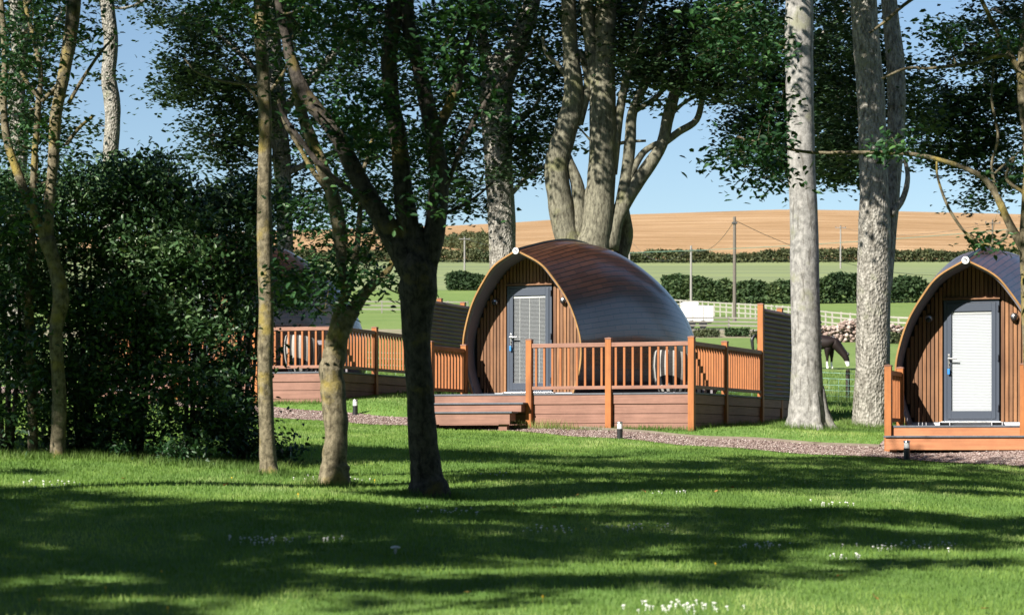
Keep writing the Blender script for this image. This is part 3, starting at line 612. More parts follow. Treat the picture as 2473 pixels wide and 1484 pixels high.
# ---- bank of shrubs on the left
G_S = 'dark shrubs forming the bank on the left'
def shrub(label, x, base_y, d, stems, cl, leafm='leaf_bush', leaf=.075, per=52, spread=(.17, .17, .10)):
    bx = d * (x - HX) / F_PX
    gy = HY - (g1(bx, d) - 1) * F_PX / d
    cl = list(cl); top = min(c[1] - c[3] for c in cl)
    for k_ in range(7): xx_ = x + rng.uniform(-75, 75); cl.append((xx_, top + rng.uniform(35, 95), 9, 28, 3, 0, .3))
    limbs = []
    for (sx, sy, w) in stems: limbs.append([(x + (sx - x) * .15, gy, w), (x + (sx - x) * .45 + 8, gy - (gy - sy) * .4, w * .75), (x + (sx - x) * .8 - 6, gy - (gy - sy) * .75, w * .5), (sx, sy, w * .25)])
    return tree('shrub', label, 'shrub', (x, gy), d, limbs, cl, M['bark_dark'], M[leafm], leaf, per, spread, 8, .06, G_S, twig=.007, up=.12, seed=x)
shrub('tall dark shrub at the left edge, behind the forked lichen tree', 20, 1100, 27.0, [(0, 500, 16), (60, 470, 14), (-60, 560, 12)],
      [(30, 560, 90, 100, 60, 0, 1), (20, 750, 90, 120, 60, 0, 1.2), (30, 950, 100, 120, 60, 0, 1.2), (80, 480, 60, 50, 20, 0, .8), (-120, 700, 120, 300, 80, 0, 1)])
shrub('broad leafy shrub with glossy lit leaves, second along the bank from the left', 200, 1100, 27.8, [(180, 440, 16), (260, 400, 15), (120, 470, 12), (230, 520, 12)],
      [(190, 500, 80, 70, 44, 0, 1), (250, 450, 50, 50, 24, 0, .8), (180, 660, 100, 110, 80, 0, 1.2), (190, 860, 100, 110, 70, 0, 1.2), (200, 1010, 100, 80, 50, 0, 1.2), (150, 430, 50, 30, 10, 0, .7)])
shrub('highest shrub of the bank, its spiky top shoots reaching into the sky', 330, 1100, 27.5, [(300, 390, 16), (390, 395, 14), (345, 470, 12)],
      [(310, 450, 60, 55, 40, 0, .8), (380, 440, 45, 45, 26, 0, .8), (385, 400, 12, 30, 6, 0, .3), (340, 600, 100, 100, 90, 0, 1.2), (330, 780, 100, 100, 80, 0, 1.2), (330, 960, 100, 110, 66, 0, 1.2), (275, 410, 30, 25, 8, 0, .4)])
shrub('rounded shrub with paler creamy flower heads, in front of the hidden left cabin', 455, 1100, 27.2, [(470, 470, 14), (420, 500, 12), (520, 520, 12)],
      [(450, 530, 70, 50, 30, 0, .9), (470, 640, 90, 90, 66, 0, 1.1), (460, 800, 90, 80, 54, 0, 1.1), (480, 960, 100, 100, 60, 0, 1.1), (420, 460, 25, 20, 5, 0, .4)])
shrub('thin-topped shrub beside the straight single-stemmed tree', 580, 1100, 27.8, [(560, 440, 12), (610, 430, 12), (640, 560, 9)],
      [(570, 495, 60, 40, 18, 0, .8), (600, 440, 30, 20, 5, 0, .4), (580, 590, 60, 80, 36, 0, 1), (565, 740, 60, 80, 32, 0, 1), (550, 900, 50, 70, 24, 0, 1), (545, 1030, 70, 60, 34, 0, 1), (610, 540, 35, 35, 8, 0, .6), (640, 830, 25, 40, 4, .3, .4), (660, 470, 45, 38, 9, .3, .4), (700, 535, 35, 40, 6, .3, .4), (620, 1075, 45, 25, 8, .2, .4), (690, 1090, 30, 14, 4, .2, .3), (680, 690, 40, 50, 9, .5, .5)])
shrub('low bright green weedy shrub at the foot of the bank', 430, 1110, 26.2, [(420, 1060, 6), (445, 1065, 5)], [(430, 1085, 45, 22, 16, 0, .3), (260, 1075, 60, 20, 8, 0, .3)], 'leaf_front', .05, 30, (.10, .10, .07))
tree('slim_tree', 'slim bare stem with mossy bark standing among the shrubs at the far left', 'tree', (75, 1100), 26.6,
     [[(80, 1090, 28), (78, 980, 24), (74, 850, 24), (70, 700, 22), (76, 600, 18), (85, 480, 12), (90, 380, 7)], [(76, 860, 7), (105, 800, 6), (120, 760, 4)]],
     [(85, 400, 50, 60, 8, 0, .4)], M['bark_young'], M['leaf_bush'], .07, 26, (.2, .2, .1), amp=.06, twig=.006, seed=31)

# ---- trees out of the picture (left of and behind the camera) whose crowns shade the lawn
kx = math.sin(SUN_AZ) / math.tan(SUN_EL); ky = math.cos(SUN_AZ) / math.tan(SUN_EL)
DARK = [(250, 1290, 760, 86), (-50, 1235, 420, 60), (760, 1290, 460, 78), (150, 1400, 620, 44), (100, 1475, 560, 22), (1330, 1262, 480, 42), (1850, 1262, 520, 36), (2300, 1285, 320, 42),
        (1560, 1312, 380, 24), (1180, 1340, 280, 26), (1250, 1108, 240, 9), (1720, 1118, 480, 13), (2200, 1132, 420, 20), (1330, 1150, 260, 7), (2080, 1168, 360, 13), (2380, 1185, 200, 12), (1760, 1150, 260, 6),
        (1450, 1404, 300, 11), (2280, 1362, 260, 9), (1050, 1410, 260, 15), (980, 1452, 260, 9), (1850, 1385, 200, 6), (1750, 1345, 200, 6), (2050, 1110, 300, 6), (60, 1140, 90, 5)]
n = 75000; Y = rng.uniform(11, 37.5, n); X = Y * rng.uniform(-.30, .30, n); z = gz(X, Y)
xp = HX + F_PX * X / Y; yp = HY - F_PX * (z - 1) / Y
ok = np.zeros(n, bool)
for (cx, cy, rx, ry) in DARK: ok |= ((xp - cx) / rx) ** 2 + ((yp - cy) / ry) ** 2 < 1
X, Y, z = X[ok], Y[ok], z[ok]
# thin by a clumpy pattern so that sun flecks remain
area = .30 * (37.5 ** 2 - 11 ** 2); keep = rng.random(len(X)) < min(1, 9.5 * area / n); X, Y, z = X[keep], Y[keep], z[keep]
pat = np.sin(X * 2.1 + 1.7 * np.sin(Y * .9)) + np.sin(Y * 2.9 + X * 1.3) + .8 * np.sin(X * 4.3 - Y * 3.1)
xq = HX + F_PX * X / Y
sl_ = (pat < 1.25 + 1.2 * (xq < 950)) | (rng.random(len(X)) < .15); X, Y, z = X[sl_], Y[sl_], z[sl_]
hh = rng.uniform(6.8, 10.5, len(X)); C1 = np.stack([X - kx * hh, Y - ky * hh, z + hh], 1)
# shade on the dark centre tree
c2 = []
for (x, y, d, nn, s_) in [(1030, 1185, 23, 30, .16), (1025, 1130, 23, 36, .17), (1020, 1060, 23, 40, .17), (1015, 980, 23, 40, .17), (1012, 900, 23, 40, .17), (1008, 810, 23, 40, .18), (1005, 720, 23, 40, .2), (1005, 650, 23, 30, .22), (1000, 600, 23, 10, .3), (1055, 480, 23, 6, .25)]:
    p = np.array(PX(x, y, d))
    for i in range(nn):
        h_ = rng.uniform(6.5, 9); q_ = p + rng.normal(0, s_, 3); c2.append((q_[0] - kx * h_, q_[1] - ky * h_, q_[2] + h_))
C1 = np.vstack([C1, np.array(c2)])
# shade at the foot of the shrub bank
X = rng.uniform(-7.5, -2.9, 150); Y = rng.uniform(26.3, 28.5, 150); Z = 1 + rng.uniform(-.3, .5, 150); h_ = rng.uniform(7, 9.5, 150)
C1 = np.vstack([C1, np.stack([X - kx * h_, Y - ky * h_, Z + h_], 1)])
sx = rng.uniform(0, 1, len(C1))
seeds = np.array([(-15.5, 8.5), (-9.8, 3.0), (-8.5, 16.5), (-4.6, -2.5), (-2.6, -7), (-13, 22)], float)
near = np.argmin((C1[:, None, 0] - seeds[None, :, 0]) ** 2 + (C1[:, None, 1] - seeds[None, :, 1]) ** 2, axis=1)
lab = ['outside the view to the left, nearest the shrub bank corner', 'outside the view, left of the viewer', 'outside the view, left of the bare pole tree', 'behind the viewer to the left', 'behind the viewer, farthest back', 'outside the view, beside the far end of the shrub bank']
for i, (sx_, sy_) in enumerate(seeds):
    Cc = C1[near == i]
    if len(Cc) < 5: continue
    z0 = g1(sx_, sy_); root = empty('lawn_tree', (sx_, sy_, z0), 0, 'added skylight-blocking tree ' + lab[i], 'tree', 'shade trees round the lawn')
    Cl = Cc - np.array((sx_, sy_, z0)); mb = MB(); top = 9.5
    pts, rd = mb.tube([(0, 0, -.2), (.1, .1, 2.5), (.0, .3, 5), (.2, .2, 7.2), (.1, .1, top)], [.34, .24, .21, .16, .06], 14, .05, i, 5)
    nodes = pts[pts[:, 2] > 3.2]; nr = np.full(len(nodes), .08)
    for c in Cl[np.argsort(np.linalg.norm(Cl - np.array((0, 0, 6)), axis=1))][::3]:
        dv = nodes - c; dd = np.linalg.norm(dv, axis=1) + .5 * np.clip(dv[:, 2], 0, None); k = int(np.argmin(dd)); a_ = nodes[k]
        mid = (a_ + c) / 2 + rng.normal(0, .1, 3); r0 = min(nr[k] * .8, .05)
        mb.tube([a_, mid, c], [r0, r0 * .8, r0 * .6], 5, 0, 0, 2, False); nodes = np.vstack([nodes, mid, c]); nr = np.concatenate([nr, [r0 * .85, r0 * .7]])
    mb.build('trunk', M['bark_beech'], root, smooth=True)
    cnt = 62; idx = np.repeat(np.arange(len(Cl)), cnt)
    P = Cl[idx] + rng.normal(0, 1, (len(idx), 3)) * (.16, .16, .12)
    leaf_mesh('crown', P, .12 * rng.uniform(.7, 1.3, len(idx)), M['leaf_back'], root, .5, LOBE)

n = 5200; CX = rng.uniform(-2.5, 15, n); CY = rng.uniform(-8, 25, n); CH = rng.uniform(10.3, 14.5, n)  # unseen canopy added overhead to keep skylight off the lawn
ok = (CX + kx * CH > .26 * (CY + ky * CH) + 1.2) & (CX > .1 * CY - 2.5) & (CH > 1 + .21 * CY + 3)
CC = np.stack([CX, CY, CH], 1)[ok]
sd2 = np.array([(9.5, 13), (6.5, 2.5), (12.5, 24), (3.5, -6), (14, 5)], float)
lb2 = ['right of the view beside the near lawn', 'just right of the viewer', 'right of the view, before the white-blind pod', 'behind the viewer to the right', 'far to the right of the viewer']
near2 = np.argmin(np.linalg.norm(CC[:, None, :2] - sd2[None], axis=2), axis=1)
for i, (sx_, sy_) in enumerate(sd2):
    z0 = g1(sx_, sy_); root = empty('lawn_tree', (sx_, sy_, z0), 0, 'added skylight-blocking tree ' + lb2[i], 'tree', 'shade trees round the lawn')
    Cl = CC[near2 == i] - np.array((sx_, sy_, z0)); mb = MB()
    pts, rd = mb.tube([(0, 0, -.2), (-.1, .1, 3), (.1, .2, 6.5), (0, .1, 10), (.1, 0, 14)], [.36, .26, .22, .16, .05], 14, .05, i + 9, 5); nodes = pts[pts[:, 2] > 5]; nr = np.full(len(nodes), .09)
    for c in Cl[np.argsort(np.linalg.norm(Cl - np.array((0, 0, 9)), axis=1))][::3]:
        dv = nodes - c; dd = np.linalg.norm(dv, axis=1) + .5 * np.clip(dv[:, 2], 0, None); k = int(np.argmin(dd)); a_ = nodes[k]
        mid = (a_ + c) / 2 + rng.normal(0, .1, 3); r0 = min(nr[k] * .8, .05)
        mb.tube([a_, mid, c], [r0, r0 * .8, r0 * .6], 5, 0, 0, 2, False); nodes = np.vstack([nodes, mid, c]); nr = np.concatenate([nr, [r0 * .85, r0 * .7]])
    mb.build('trunk', M['bark_beech'], root, smooth=True); idx = np.repeat(np.arange(len(Cl)), 40)
    leaf_mesh('crown', Cl[idx] + rng.normal(0, 1, (len(idx), 3)) * (.45, .45, .25), .17 * rng.uniform(.7, 1.3, len(idx)), M['leaf_back'], root, .5, LOBE)

# unseen ring of foliage added behind the viewer to cut the skylight
n = 52000; a = R(1) * rng.uniform(80, 282, n); rad = rng.uniform(33, 39, n); X = rad * np.sin(a) ; Y = 6 + rad * np.cos(a)
hm = 15 + 2.5 * np.sin(a * 7) + 1.5 * np.sin(a * 17); Z = -2 + hm * rng.random(n) ** .8; ok = ~((X < -25) & (Y > 2) & (Z > 11))
o = leaf_mesh('skylight_blocking_leaves', np.stack([X, Y, Z], 1)[ok], rng.uniform(.7, 1.3, ok.sum()), M['leaf_back'], None, .1, LOBE); tag(o, kind='stuff')

# ------------------------------------------------------------------ cabins (barrel pods)
prof_f = [(0, .85), (.185, .975), (.343, 1), (.48, .946), (.646, .81), (.80, .59), (.908, .375), (1, 0)]
prof_b = [(0, .86), (.16, .97), (.33, 1.0), (.50, .95), (.68, .82), (.84, .60), (.955, .32), (1, 0)]
def prof_at(z, H=2.72, Wd=1.20):
    return np.interp(z / H, [p[0] for p in prof_f], [p[1] for p in prof_f]) * Wd
def smooth_prof(m, k=34):
    P = np.array([(a[0] * (1 - m) + b[0] * m, a[1] * (1 - m) + b[1] * m) for a, b in zip(prof_f, prof_b)])
    E = np.vstack([2 * P[0] - P[1], P, [2 * 1 - P[-2][0] if m > .02 else 1 + (1 - P[-2][0]) * (1 - 2 * m), -P[-2][1]]]); Q = []
    if m <= .3: E[-1] = 2 * P[-1] - P[-2]
    for i in range(len(P) - 1):
        for t in np.linspace(0, 1, 6)[:-1]:
            a, b, c, d = E[i:i + 4]; Q.append(.5 * (2 * b + (c - a) * t + (2 * a - 5 * b + 4 * c - d) * t * t + (3 * b - a - 3 * c + d) * t ** 3))
    Q.append(P[-1]); return np.array(Q)
sT = [-.39, .3, 1.0, 1.8, 2.6, 3.4, 4.2, 4.9, 5.6, 6.2, 6.7, 7.1, 7.35, 7.45]
wT = [1.20, 1.265, 1.36, 1.47, 1.58, 1.67, 1.73, 1.72, 1.62, 1.43, 1.20, .86, .52, .12]
hT = [2.72, 2.86, 3.00, 3.11, 3.15, 3.12, 3.00, 2.82, 2.55, 2.20, 1.80, 1.38, 1.00, .60]
def csp(x, xs, ys):
    m_ = np.gradient(ys, xs); i = int(np.clip(np.searchsorted(xs, x) - 1, 0, len(xs) - 2)); h_ = xs[i + 1] - xs[i]; t = (x - xs[i]) / h_
    return (2*t**3-3*t*t+1)*ys[i] + (t**3-2*t*t+t)*h_*m_[i] + (-2*t**3+3*t*t)*ys[i+1] + (t**3-t*t)*h_*m_[i+1]
def make_pod(c, z, blindm, label, keys=True):
    root = empty('camping_pod', (c[0], c[1], z), -th_of(c), label, 'cabin', 'curved wooden camping pods in a row')
    # hull
    ss = np.concatenate([np.linspace(-.39, 6.2, 34), np.linspace(6.3, 7.45, 14)])
    rows = []; us = []; vsn = []; ul = 0; prev = None
    for s in ss:
        w = csp(s, sT, wT); h = csp(s, sT, hT); m = np.clip((s + .39) / 1.8, 0, 1); Q = smooth_prof(m)
        lean = .29 * (1 - smooth(-.39, 1.6, s))
        zz = Q[:, 0] * h; xx = Q[:, 1] * w; yy = s - lean * (Q[:, 0]) ** 2
        L = np.stack([-xx, yy, zz], 1); Rr = np.stack([xx, yy, zz], 1)[::-1][1:]
        row = np.vstack([L, Rr]); rows.append(row)
        mid = np.array([s, w, h]); ul += 0 if prev is None else np.linalg.norm(mid - prev); prev = mid; us.append(ul)
        dl = np.concatenate([[0], np.cumsum(np.linalg.norm(np.diff(L, axis=0), axis=1))]); sc = 4.0 / dl[-1] if dl[-1] > 0 else 1
        v = dl * sc; vsn.append(np.concatenate([v, v[::-1][1:]]))
    k = rows[0].shape[0]; V = np.vstack(rows); fs = []
    for i in range(len(rows) - 1):
        for j in range(k - 1): fs.append((i * k + j, (i + 1) * k + j, (i + 1) * k + j + 1, i * k + j + 1))
    fs.append(tuple((len(rows) - 1) * k + j for j in range(k)))
    me = bpy.data.meshes.new('hull'); me.from_pydata(V.tolist(), [], fs); me.update(); uvl = me.uv_layers.new(name='UVMap')
    U = np.repeat(us, k); Vv = np.concatenate(vsn)
    for lp in me.loops: uvl.data[lp.index].uv = (U[lp.vertex_index], Vv[lp.vertex_index])
    me.polygons.foreach_set('use_smooth', [True] * len(me.polygons)); me.materials.append(M['hull'])
    o = bpy.data.objects.new('hull', me); COL.objects.link(o); o.parent = root
    # ridge cap
    mb = MB(); mid = (k - 1) // 2
    rp = [rows[i][mid] + np.array((0, 0, .008)) for i in range(0, 34)]
    mb.tube(rp, [.022] * len(rp), 8, 0, 0, 1); mb.build('ridge_cap', M['black'], root, smooth=True)
    # arch rim: timber trim in front, grey lining inside
    r0 = rows[0]; cen = np.array((0, 0, 1.0))
    def inset(row, d):
        T = np.gradient(row[:, [0, 2]], axis=0); T /= np.linalg.norm(T, axis=1)[:, None]; nrm = np.stack([T[:, 1], -T[:, 0]], 1)
        out = row.copy(); out[:, 0] += nrm[:, 0] * d; out[:, 2] += nrm[:, 1] * d; return out
    def band(name, A, B, mat, sm=True):
        vs = np.vstack([A, B]); kk = len(A); f = [(j, j + 1, kk + j + 1, kk + j) for j in range(kk - 1)]
        m_ = MB(); m_.add(vs.tolist(), f); return m_.build(name, mat, root, smooth=sm)
    outr = inset(r0, -.008); inr = inset(r0, .020); fy = np.array((0, -.03, 0)); by = np.array((0, .03, 0))
    m_ = MB(); rings = [outr + by, outr + fy, inr + fy, inr + by]; kk = len(outr)
    vs = np.vstack(rings); f = []
    for a in range(4):
        b = (a + 1) % 4; f += [(a * kk + j, b * kk + j, b * kk + j + 1, a * kk + j + 1) for j in range(kk - 1)]
    m_.add(vs.tolist(), f); m_.build('arch_trim', M['trim'], root)
    inner = inset(r0, .05); back = inner.copy(); back[:, 1] = .04; back[:, [0, 2]] *= 1.0
    band('soffit_lining', inset(r0, .020) + by, inner + np.array((0, .05, 0)), M['lining'])
    band('soffit_lining', inner + np.array((0, .05, 0)), back, M['lining'])
    # facade backing and slats
    hb = []; 
    for q_ in back: hb.append((q_[0], .035, q_[2]))
    m_ = MB(); m_.add(hb, [tuple(range(len(hb)))]); m_.build('wall_backing', M['darkvoid'], root)
    zs = np.linspace(0.0, 2.66, 400); ws = prof_at(zs) - .05
    m_ = MB(); x = -1.16; pitch = .068; bw = .052
    nsl = int(2.32 / pitch); x0 = -nsl * pitch / 2
    for i in range(nsl):
        xa = x0 + i * pitch + (pitch - bw) / 2; xb = xa + bw; xm = max(abs(xa), abs(xb))
        inside = zs[ws > xm]
        if len(inside) < 4: continue
        zl = max(inside[0], .07); zh = inside[-1]
        if xb > -.47 and xa < .47: zl = 2.16
        if zh - zl < .04: continue
        yo = rng.uniform(0, .003); m_.box(xa, xb, -.012 - yo, .018, zl, zh)
    m_.build('cladding', M['slat'], root)
    # base
    m_ = MB(); m_.box(-1.0, 1.0, -.02, .03, .0, .062); m_.build('base_frame', M['galv'], root)
    for sx_ in (-1, 1):
        m_ = MB(); xx = sx_ * .43
        for b_ in ((-.09, -.08, .0, .07), (.08, .09, .0, .07), (-.079, .079, .0, .008), (-.079, .079, .062, .07)): m_.box(xx + b_[0], xx + b_[1], -.12, -.022, b_[2], b_[3])
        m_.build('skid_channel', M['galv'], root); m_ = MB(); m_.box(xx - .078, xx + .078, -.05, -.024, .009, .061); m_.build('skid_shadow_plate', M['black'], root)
    m_ = MB(); m_.box(-.47, .47, -.075, .01, 2.10, 2.122); m_.box(-.47, .47, -.018, .01, 2.122, 2.155); m_.build('door_head_board', M['slat'], root)
    # door
    m_ = MB(); z0, z1 = .075, 2.095; w = .455
    for b_ in ((-w, -w + .05, z0, z1), (w - .05, w, z0, z1), (-w + .05, w - .05, z1 - .05, z1), (-w + .05, w - .05, z0, z0 + .04)): m_.box(b_[0], b_[1], -.03, .02, b_[2], b_[3])
    m_.build('door_frame', M['anth'], root, bevel=.003)
    m_ = MB(); a, b = w - .055, .33
    for b_ in ((-a, -b, z0 + .045, z1 - .055), (b, a, z0 + .045, z1 - .055), (-b, b, z1 - .19, z1 - .055), (-b, b, z0 + .045, z0 + .175)): m_.box(b_[0], b_[1], -.042, .015, b_[2], b_[3])
    door = m_.build('door', M['anth'], root, bevel=.003)
    m_ = MB(); m_.box(-b, b, -.006, .0, z0 + .175, z1 - .19); m_.build('blind', blindm, door)
    m_ = MB(); m_.box(-b + .005, b - .005, -.016, -.008, z1 - .235, z1 - .195); m_.build('blind_head_rail', M['white'], door)
    if blindm is M['blind_dark']:
        for xx in (-.2, .0, .2): m_ = MB(); m_.box(xx - .003, xx + .003, -.012, -.009, z0 + .18, z1 - .23); m_.build('blind_cord', M['white'], door)
    m_ = MB(); m_.box(-b, b, -.028, -.024, z0 + .175, z1 - .19); m_.build('glass', M['glass'], door)
    m_ = MB(); m_.box(-.385, -.35, -.052, -.043, .97, 1.19); m_.bar((-.367, -.052, 1.12), (-.367, -.10, 1.12), .022, .022); m_.bar((-.38, -.10, 1.12), (-.23, -.10, 1.115), .022, .022); m_.build('handle', M['steel'], door, bevel=.003)
    m_ = MB(); m_.bar((-.367, -.052, 1.03), (-.367, -.085, 1.03), .012, .02); m_.box(-.372, -.362, -.083, -.079, .955, 1.03); m_.build('key', M['steel'], door)
    m_ = MB(); m_.box(-.388, -.35, -.09, -.08, .86, .955); m_.build('key_tag', M['bluetag'], door, bevel=.003)
    for zh in (.25, 1.08, 1.9): m_ = MB(); m_.lathe([(.014, 0), (.014, .1)], 10, (w - .02, -.048, zh)); m_.build('hinge', M['anth'], door, smooth=False)
    m_ = MB(); m_.box(-.49, .49, -.10, .0, .052, .074); m_.build('threshold', M['steel'], root, bevel=.003)
    # eyelid wall lights
    for sx_ in (-1, 1):
        m_ = MB(); m_.lathe([(.072, -.02), (.072, -.04), (.066, -.07), (.05, -.098), (.028, -.112), (.002, -.116)], 24, (sx_ * .70, 0, 1.80), 'y')
        wl = m_.build('wall_light', M['steel'], root, smooth=True)
        m_ = MB(); m_.lathe([(.0505, -.02), (.0505, -.04), (.046, -.06), (.035, -.08), (.001, -.087)], 20, (sx_ * .70, -.036, 1.777), 'y'); m_.build('light_opening', M['black'], wl, smooth=True)
    # emblem disc at the apex
    a0 = rows[0][mid]; m_ = MB(); ay = a0[1] - .035
    m_.lathe([(.062, 0), (.062, -.014), (.055, -.018), (.001, -.018)], 28, (0, ay, a0[2] - .02), 'y'); em = m_.build('emblem_disc', M['white'], root)
    m_ = MB(); cz = a0[2] - .02; yy = ay - .020
    def arc(cx, cz_, r, a1, a2, w0, w1):
        pts = []; n_ = 12
        for i in range(n_ + 1):
            t = i / n_; an = R(a1 + (a2 - a1) * t); ww = (w0 + (w1 - w0) * t) / 2
            pts.append(((cx + (r - ww) * math.cos(an), yy, cz_ + (r - ww) * math.sin(an)), (cx + (r + ww) * math.cos(an), yy, cz_ + (r + ww) * math.sin(an))))
        vs = [p for pr_ in pts for p in pr_] ; vs += [(p[0], yy + .001, p[2]) for p in vs]; kk = 2 * (n_ + 1)
        m_.add(vs, [(2 * i, 2 * i + 1, 2 * i + 3, 2 * i + 2) for i in range(n_)] + [(kk + 2 * i + 2, kk + 2 * i + 3, kk + 2 * i + 1, kk + 2 * i) for i in range(n_)])
    arc(-.012, cz - .012, .036, 165, 15, .003, .022); arc(-.004, cz - .020, .022, 120, -40, .004, .012); m_.build('emblem_mark', M['black'], em)
    return root

# ------------------------------------------------------------------ decks
def make_deck(c, z, label, rl, rr, Fr, open_to, front_posts, side_posts, drop, left_back=.25, steps=2, step_x=None, screen=3, fas='fascia'):
    root = empty('deck', (c[0], c[1], z), -th_of(c), label, 'deck', 'raised timber decks beside the pods')
    PT = .955; pw = .055
    # coordinates: x = right, y = back; front edge at y = -Fr
    yb = 6.9
    m_ = MB()
    y = -Fr + .02
    m_.box(rl, rr, -Fr + .02, side_posts[-1] + 4.6, -.03, -.004); m_.build('deck_boards', M['deckgrey'], root)
    m_ = MB(); m_.box(rl - .02, rr + .02, -Fr - .035, -Fr + .02, -.032, 0.0); m_.build('front_nosing', M['deckgrey'], root, bevel=.006)
    m_ = MB(); m_.box(rr - .02, rr + .035, -Fr + .0205, side_posts[-1] + 4.6, -.033, .0005); m_.build('side_nosing', M['deckgrey'], root, bevel=.006)
    def boards(axis, a, b, at, sign, zt, n, h=.162, first_proud=True):
        for i in range(n):
            m_ = MB(); zz = zt - i * (h + .008); pr_ = .022 if (i == 0 and first_proud) else 0.0
            if axis == 'x':
                m_.box(a, b, at - pr_ if sign < 0 else at - .022, at + .022 if sign < 0 else at + pr_, zz - h, zz)
            else: m_.box(at - .022, at + pr_, a, b, zz - h, zz)
            m_.build('fascia_board', M[fas], root, bevel=.003)
    nb = max(2, int(math.ceil(drop / .17)))
    boards('x', rl + .02, rr - .01, -Fr + .0, -1, -.034, nb)
    boards('y', -Fr + .03, side_posts[-1] + 3.7, rr - .005, 1, -.036, nb)
    m_ = MB(); m_.box(rl + .03, rr - .04, -Fr + .05, side_posts[-1] + 3.6, -drop - .2, -.036); m_.build('dark_void_block', M['darkvoid'], root)  # near-black block stands in for the shade in the hollow under the deck
    def post(x, y, zt=PT, zb=None, cap=True):
        m_ = MB(); m_.box(x - pw, x + pw, y - pw, y + pw, -(drop + .15) if zb is None else zb, zt); p_ = m_.build('post', M['post'], root, bevel=.004)
        m_ = MB(); a = pw + .007; m_.box(x - a, x + a, y - a, y + a, zt, zt + .018)
        m_.add([(x - a, y - a, zt + .018), (x + a, y - a, zt + .018), (x + a, y + a, zt + .018), (x - a, y + a, zt + .018), (x, y, zt + .034)], [(0, 1, 4), (1, 2, 4), (2, 3, 4), (3, 0, 4)])
        m_.build('post_cap', M['rail'], p_, bevel=.003)
    def railing(x0, y0, x1, y1, dens=.155, rm='rail'):
        d = Vector((x1 - x0, y1 - y0, 0)); L = d.length; d.normalize(); a = Vector((x0, y0, 0)) + d * pw; b = Vector((x1, y1, 0)) - d * pw
        m_ = MB(); m_.bar(a + Vector((0, 0, .855)), b + Vector((0, 0, .855)), .075, .075); m_.build('top_rail', M[rm], root, bevel=.006)
        m_ = MB(); m_.bar(a + Vector((0, 0, .095)), b + Vector((0, 0, .095)), .06, .06); m_.build('bottom_rail', M[rm], root, bevel=.005)
        n = max(2, int(round((b - a).length / dens))); 
        for i in range(n):
            p = a + (b - a) * ((i + .5) / n); m_ = MB(); m_.box(p.x - .019, p.x + .019, p.y - .019, p.y + .019, .126, .817); m_.build('baluster', M['balu'], root)
    yf = -Fr - .0
    xs = [rl] + list(front_posts) + [rr]
    for x in xs: post(x, yf - .045 if x != rl and x != rr else yf - .045)
    fy = yf - .045
    fp = list(front_posts) + [rr]
    for a, b in zip(fp[:-1], fp[1:]): railing(a, fy, b, fy)
    post(rl, -left_back); railing(rl, fy, rl, -left_back, .15, 'post')
    sp = [fy] + list(side_posts)
    for i, y in enumerate(side_posts):
        post(rr, y, PT if i < len(side_posts) - 1 else 1.78)
    for a, b in zip(sp[:-1], sp[1:]): railing(rr, a, rr, b, .155, 'rail')
    # privacy screen of lapped boards
    ys = side_posts[-1]
    for i in range(screen):
        y0, y1 = ys + i * 1.5, ys + (i + 1) * 1.5; post(rr - .03, y1, 1.78)
        m_ = MB(); zz = .0; rr_ = rr; rr = rr_ + .035; y1 = y1 + pw - .004; y0 = y0 - (0 if i == 0 else pw)
        while zz < 1.68:
            m_.add([(rr + .018, y0 + pw, zz), (rr + .018, y1 - pw, zz), (rr - .012, y1 - pw, zz + .084), (rr - .012, y0 + pw, zz + .084), (rr - .022, y0 + pw, zz), (rr - .022, y1 - pw, zz), (rr - .024, y1 - pw, zz + .084), (rr - .024, y0 + pw, zz + .084),
                    (rr + .03, y0 + pw, zz + .03), (rr + .03, y1 - pw, zz + .03)],
                   [(0, 1, 9, 8), (8, 9, 2, 3), (5, 4, 7, 6), (3, 2, 6, 7), (1, 0, 4, 5), (0, 8, 3, 7, 4), (1, 5, 6, 2, 9)]); zz += .086
        rr = rr_
        m_.build('privacy_panel', M['screen'], root)
    # steps
    if steps:
        sx0, sx1 = step_x
        for i in range(steps):
            zt = -.165 * (i + 1); y1 = -Fr - .30 * i - .01; y0 = -Fr - .30 * (i + 1)
            m_ = MB(); m_.box(sx0 - .03, sx1 + .03 - .10 * i, y0 - .03, y1 - .004, zt - .03, zt); st = m_.build('step_tread', M['deckgrey'], root, bevel=.006)
            m_ = MB(); m_.box(sx0, sx1 - .02 - .10 * i, y0 + .001, y0 + .025, zt - .168 - (.06 if i == steps - 1 else 0), zt - .032); m_.build('step_riser', M[fas], root, bevel=.003)
            m_ = MB(); m_.box(sx0 + .002, sx0 + .024, y0 + .027, y1 - .005, zt - .168, zt - .032); m_.box(sx1 - .044 - .10 * i, sx1 - .022 - .10 * i, y0 + .027, y1 - .005, zt - .168, zt - .032); m_.build('step_side', M[fas], root)
        m_ = MB(); m_.box(sx0 + .05, sx0 + .16, -Fr - .2, -Fr - .09, -drop - .3, -.165 * steps - .17); m_.build('step_pier', M[fas], root); m_ = MB(); m_.box(sx1 - .36, sx1 - .2, y0 + .06, y0 + .17, -drop - .3, -.165 * steps - .17)
        m_.build('step_pier', M[fas], root)
    return root

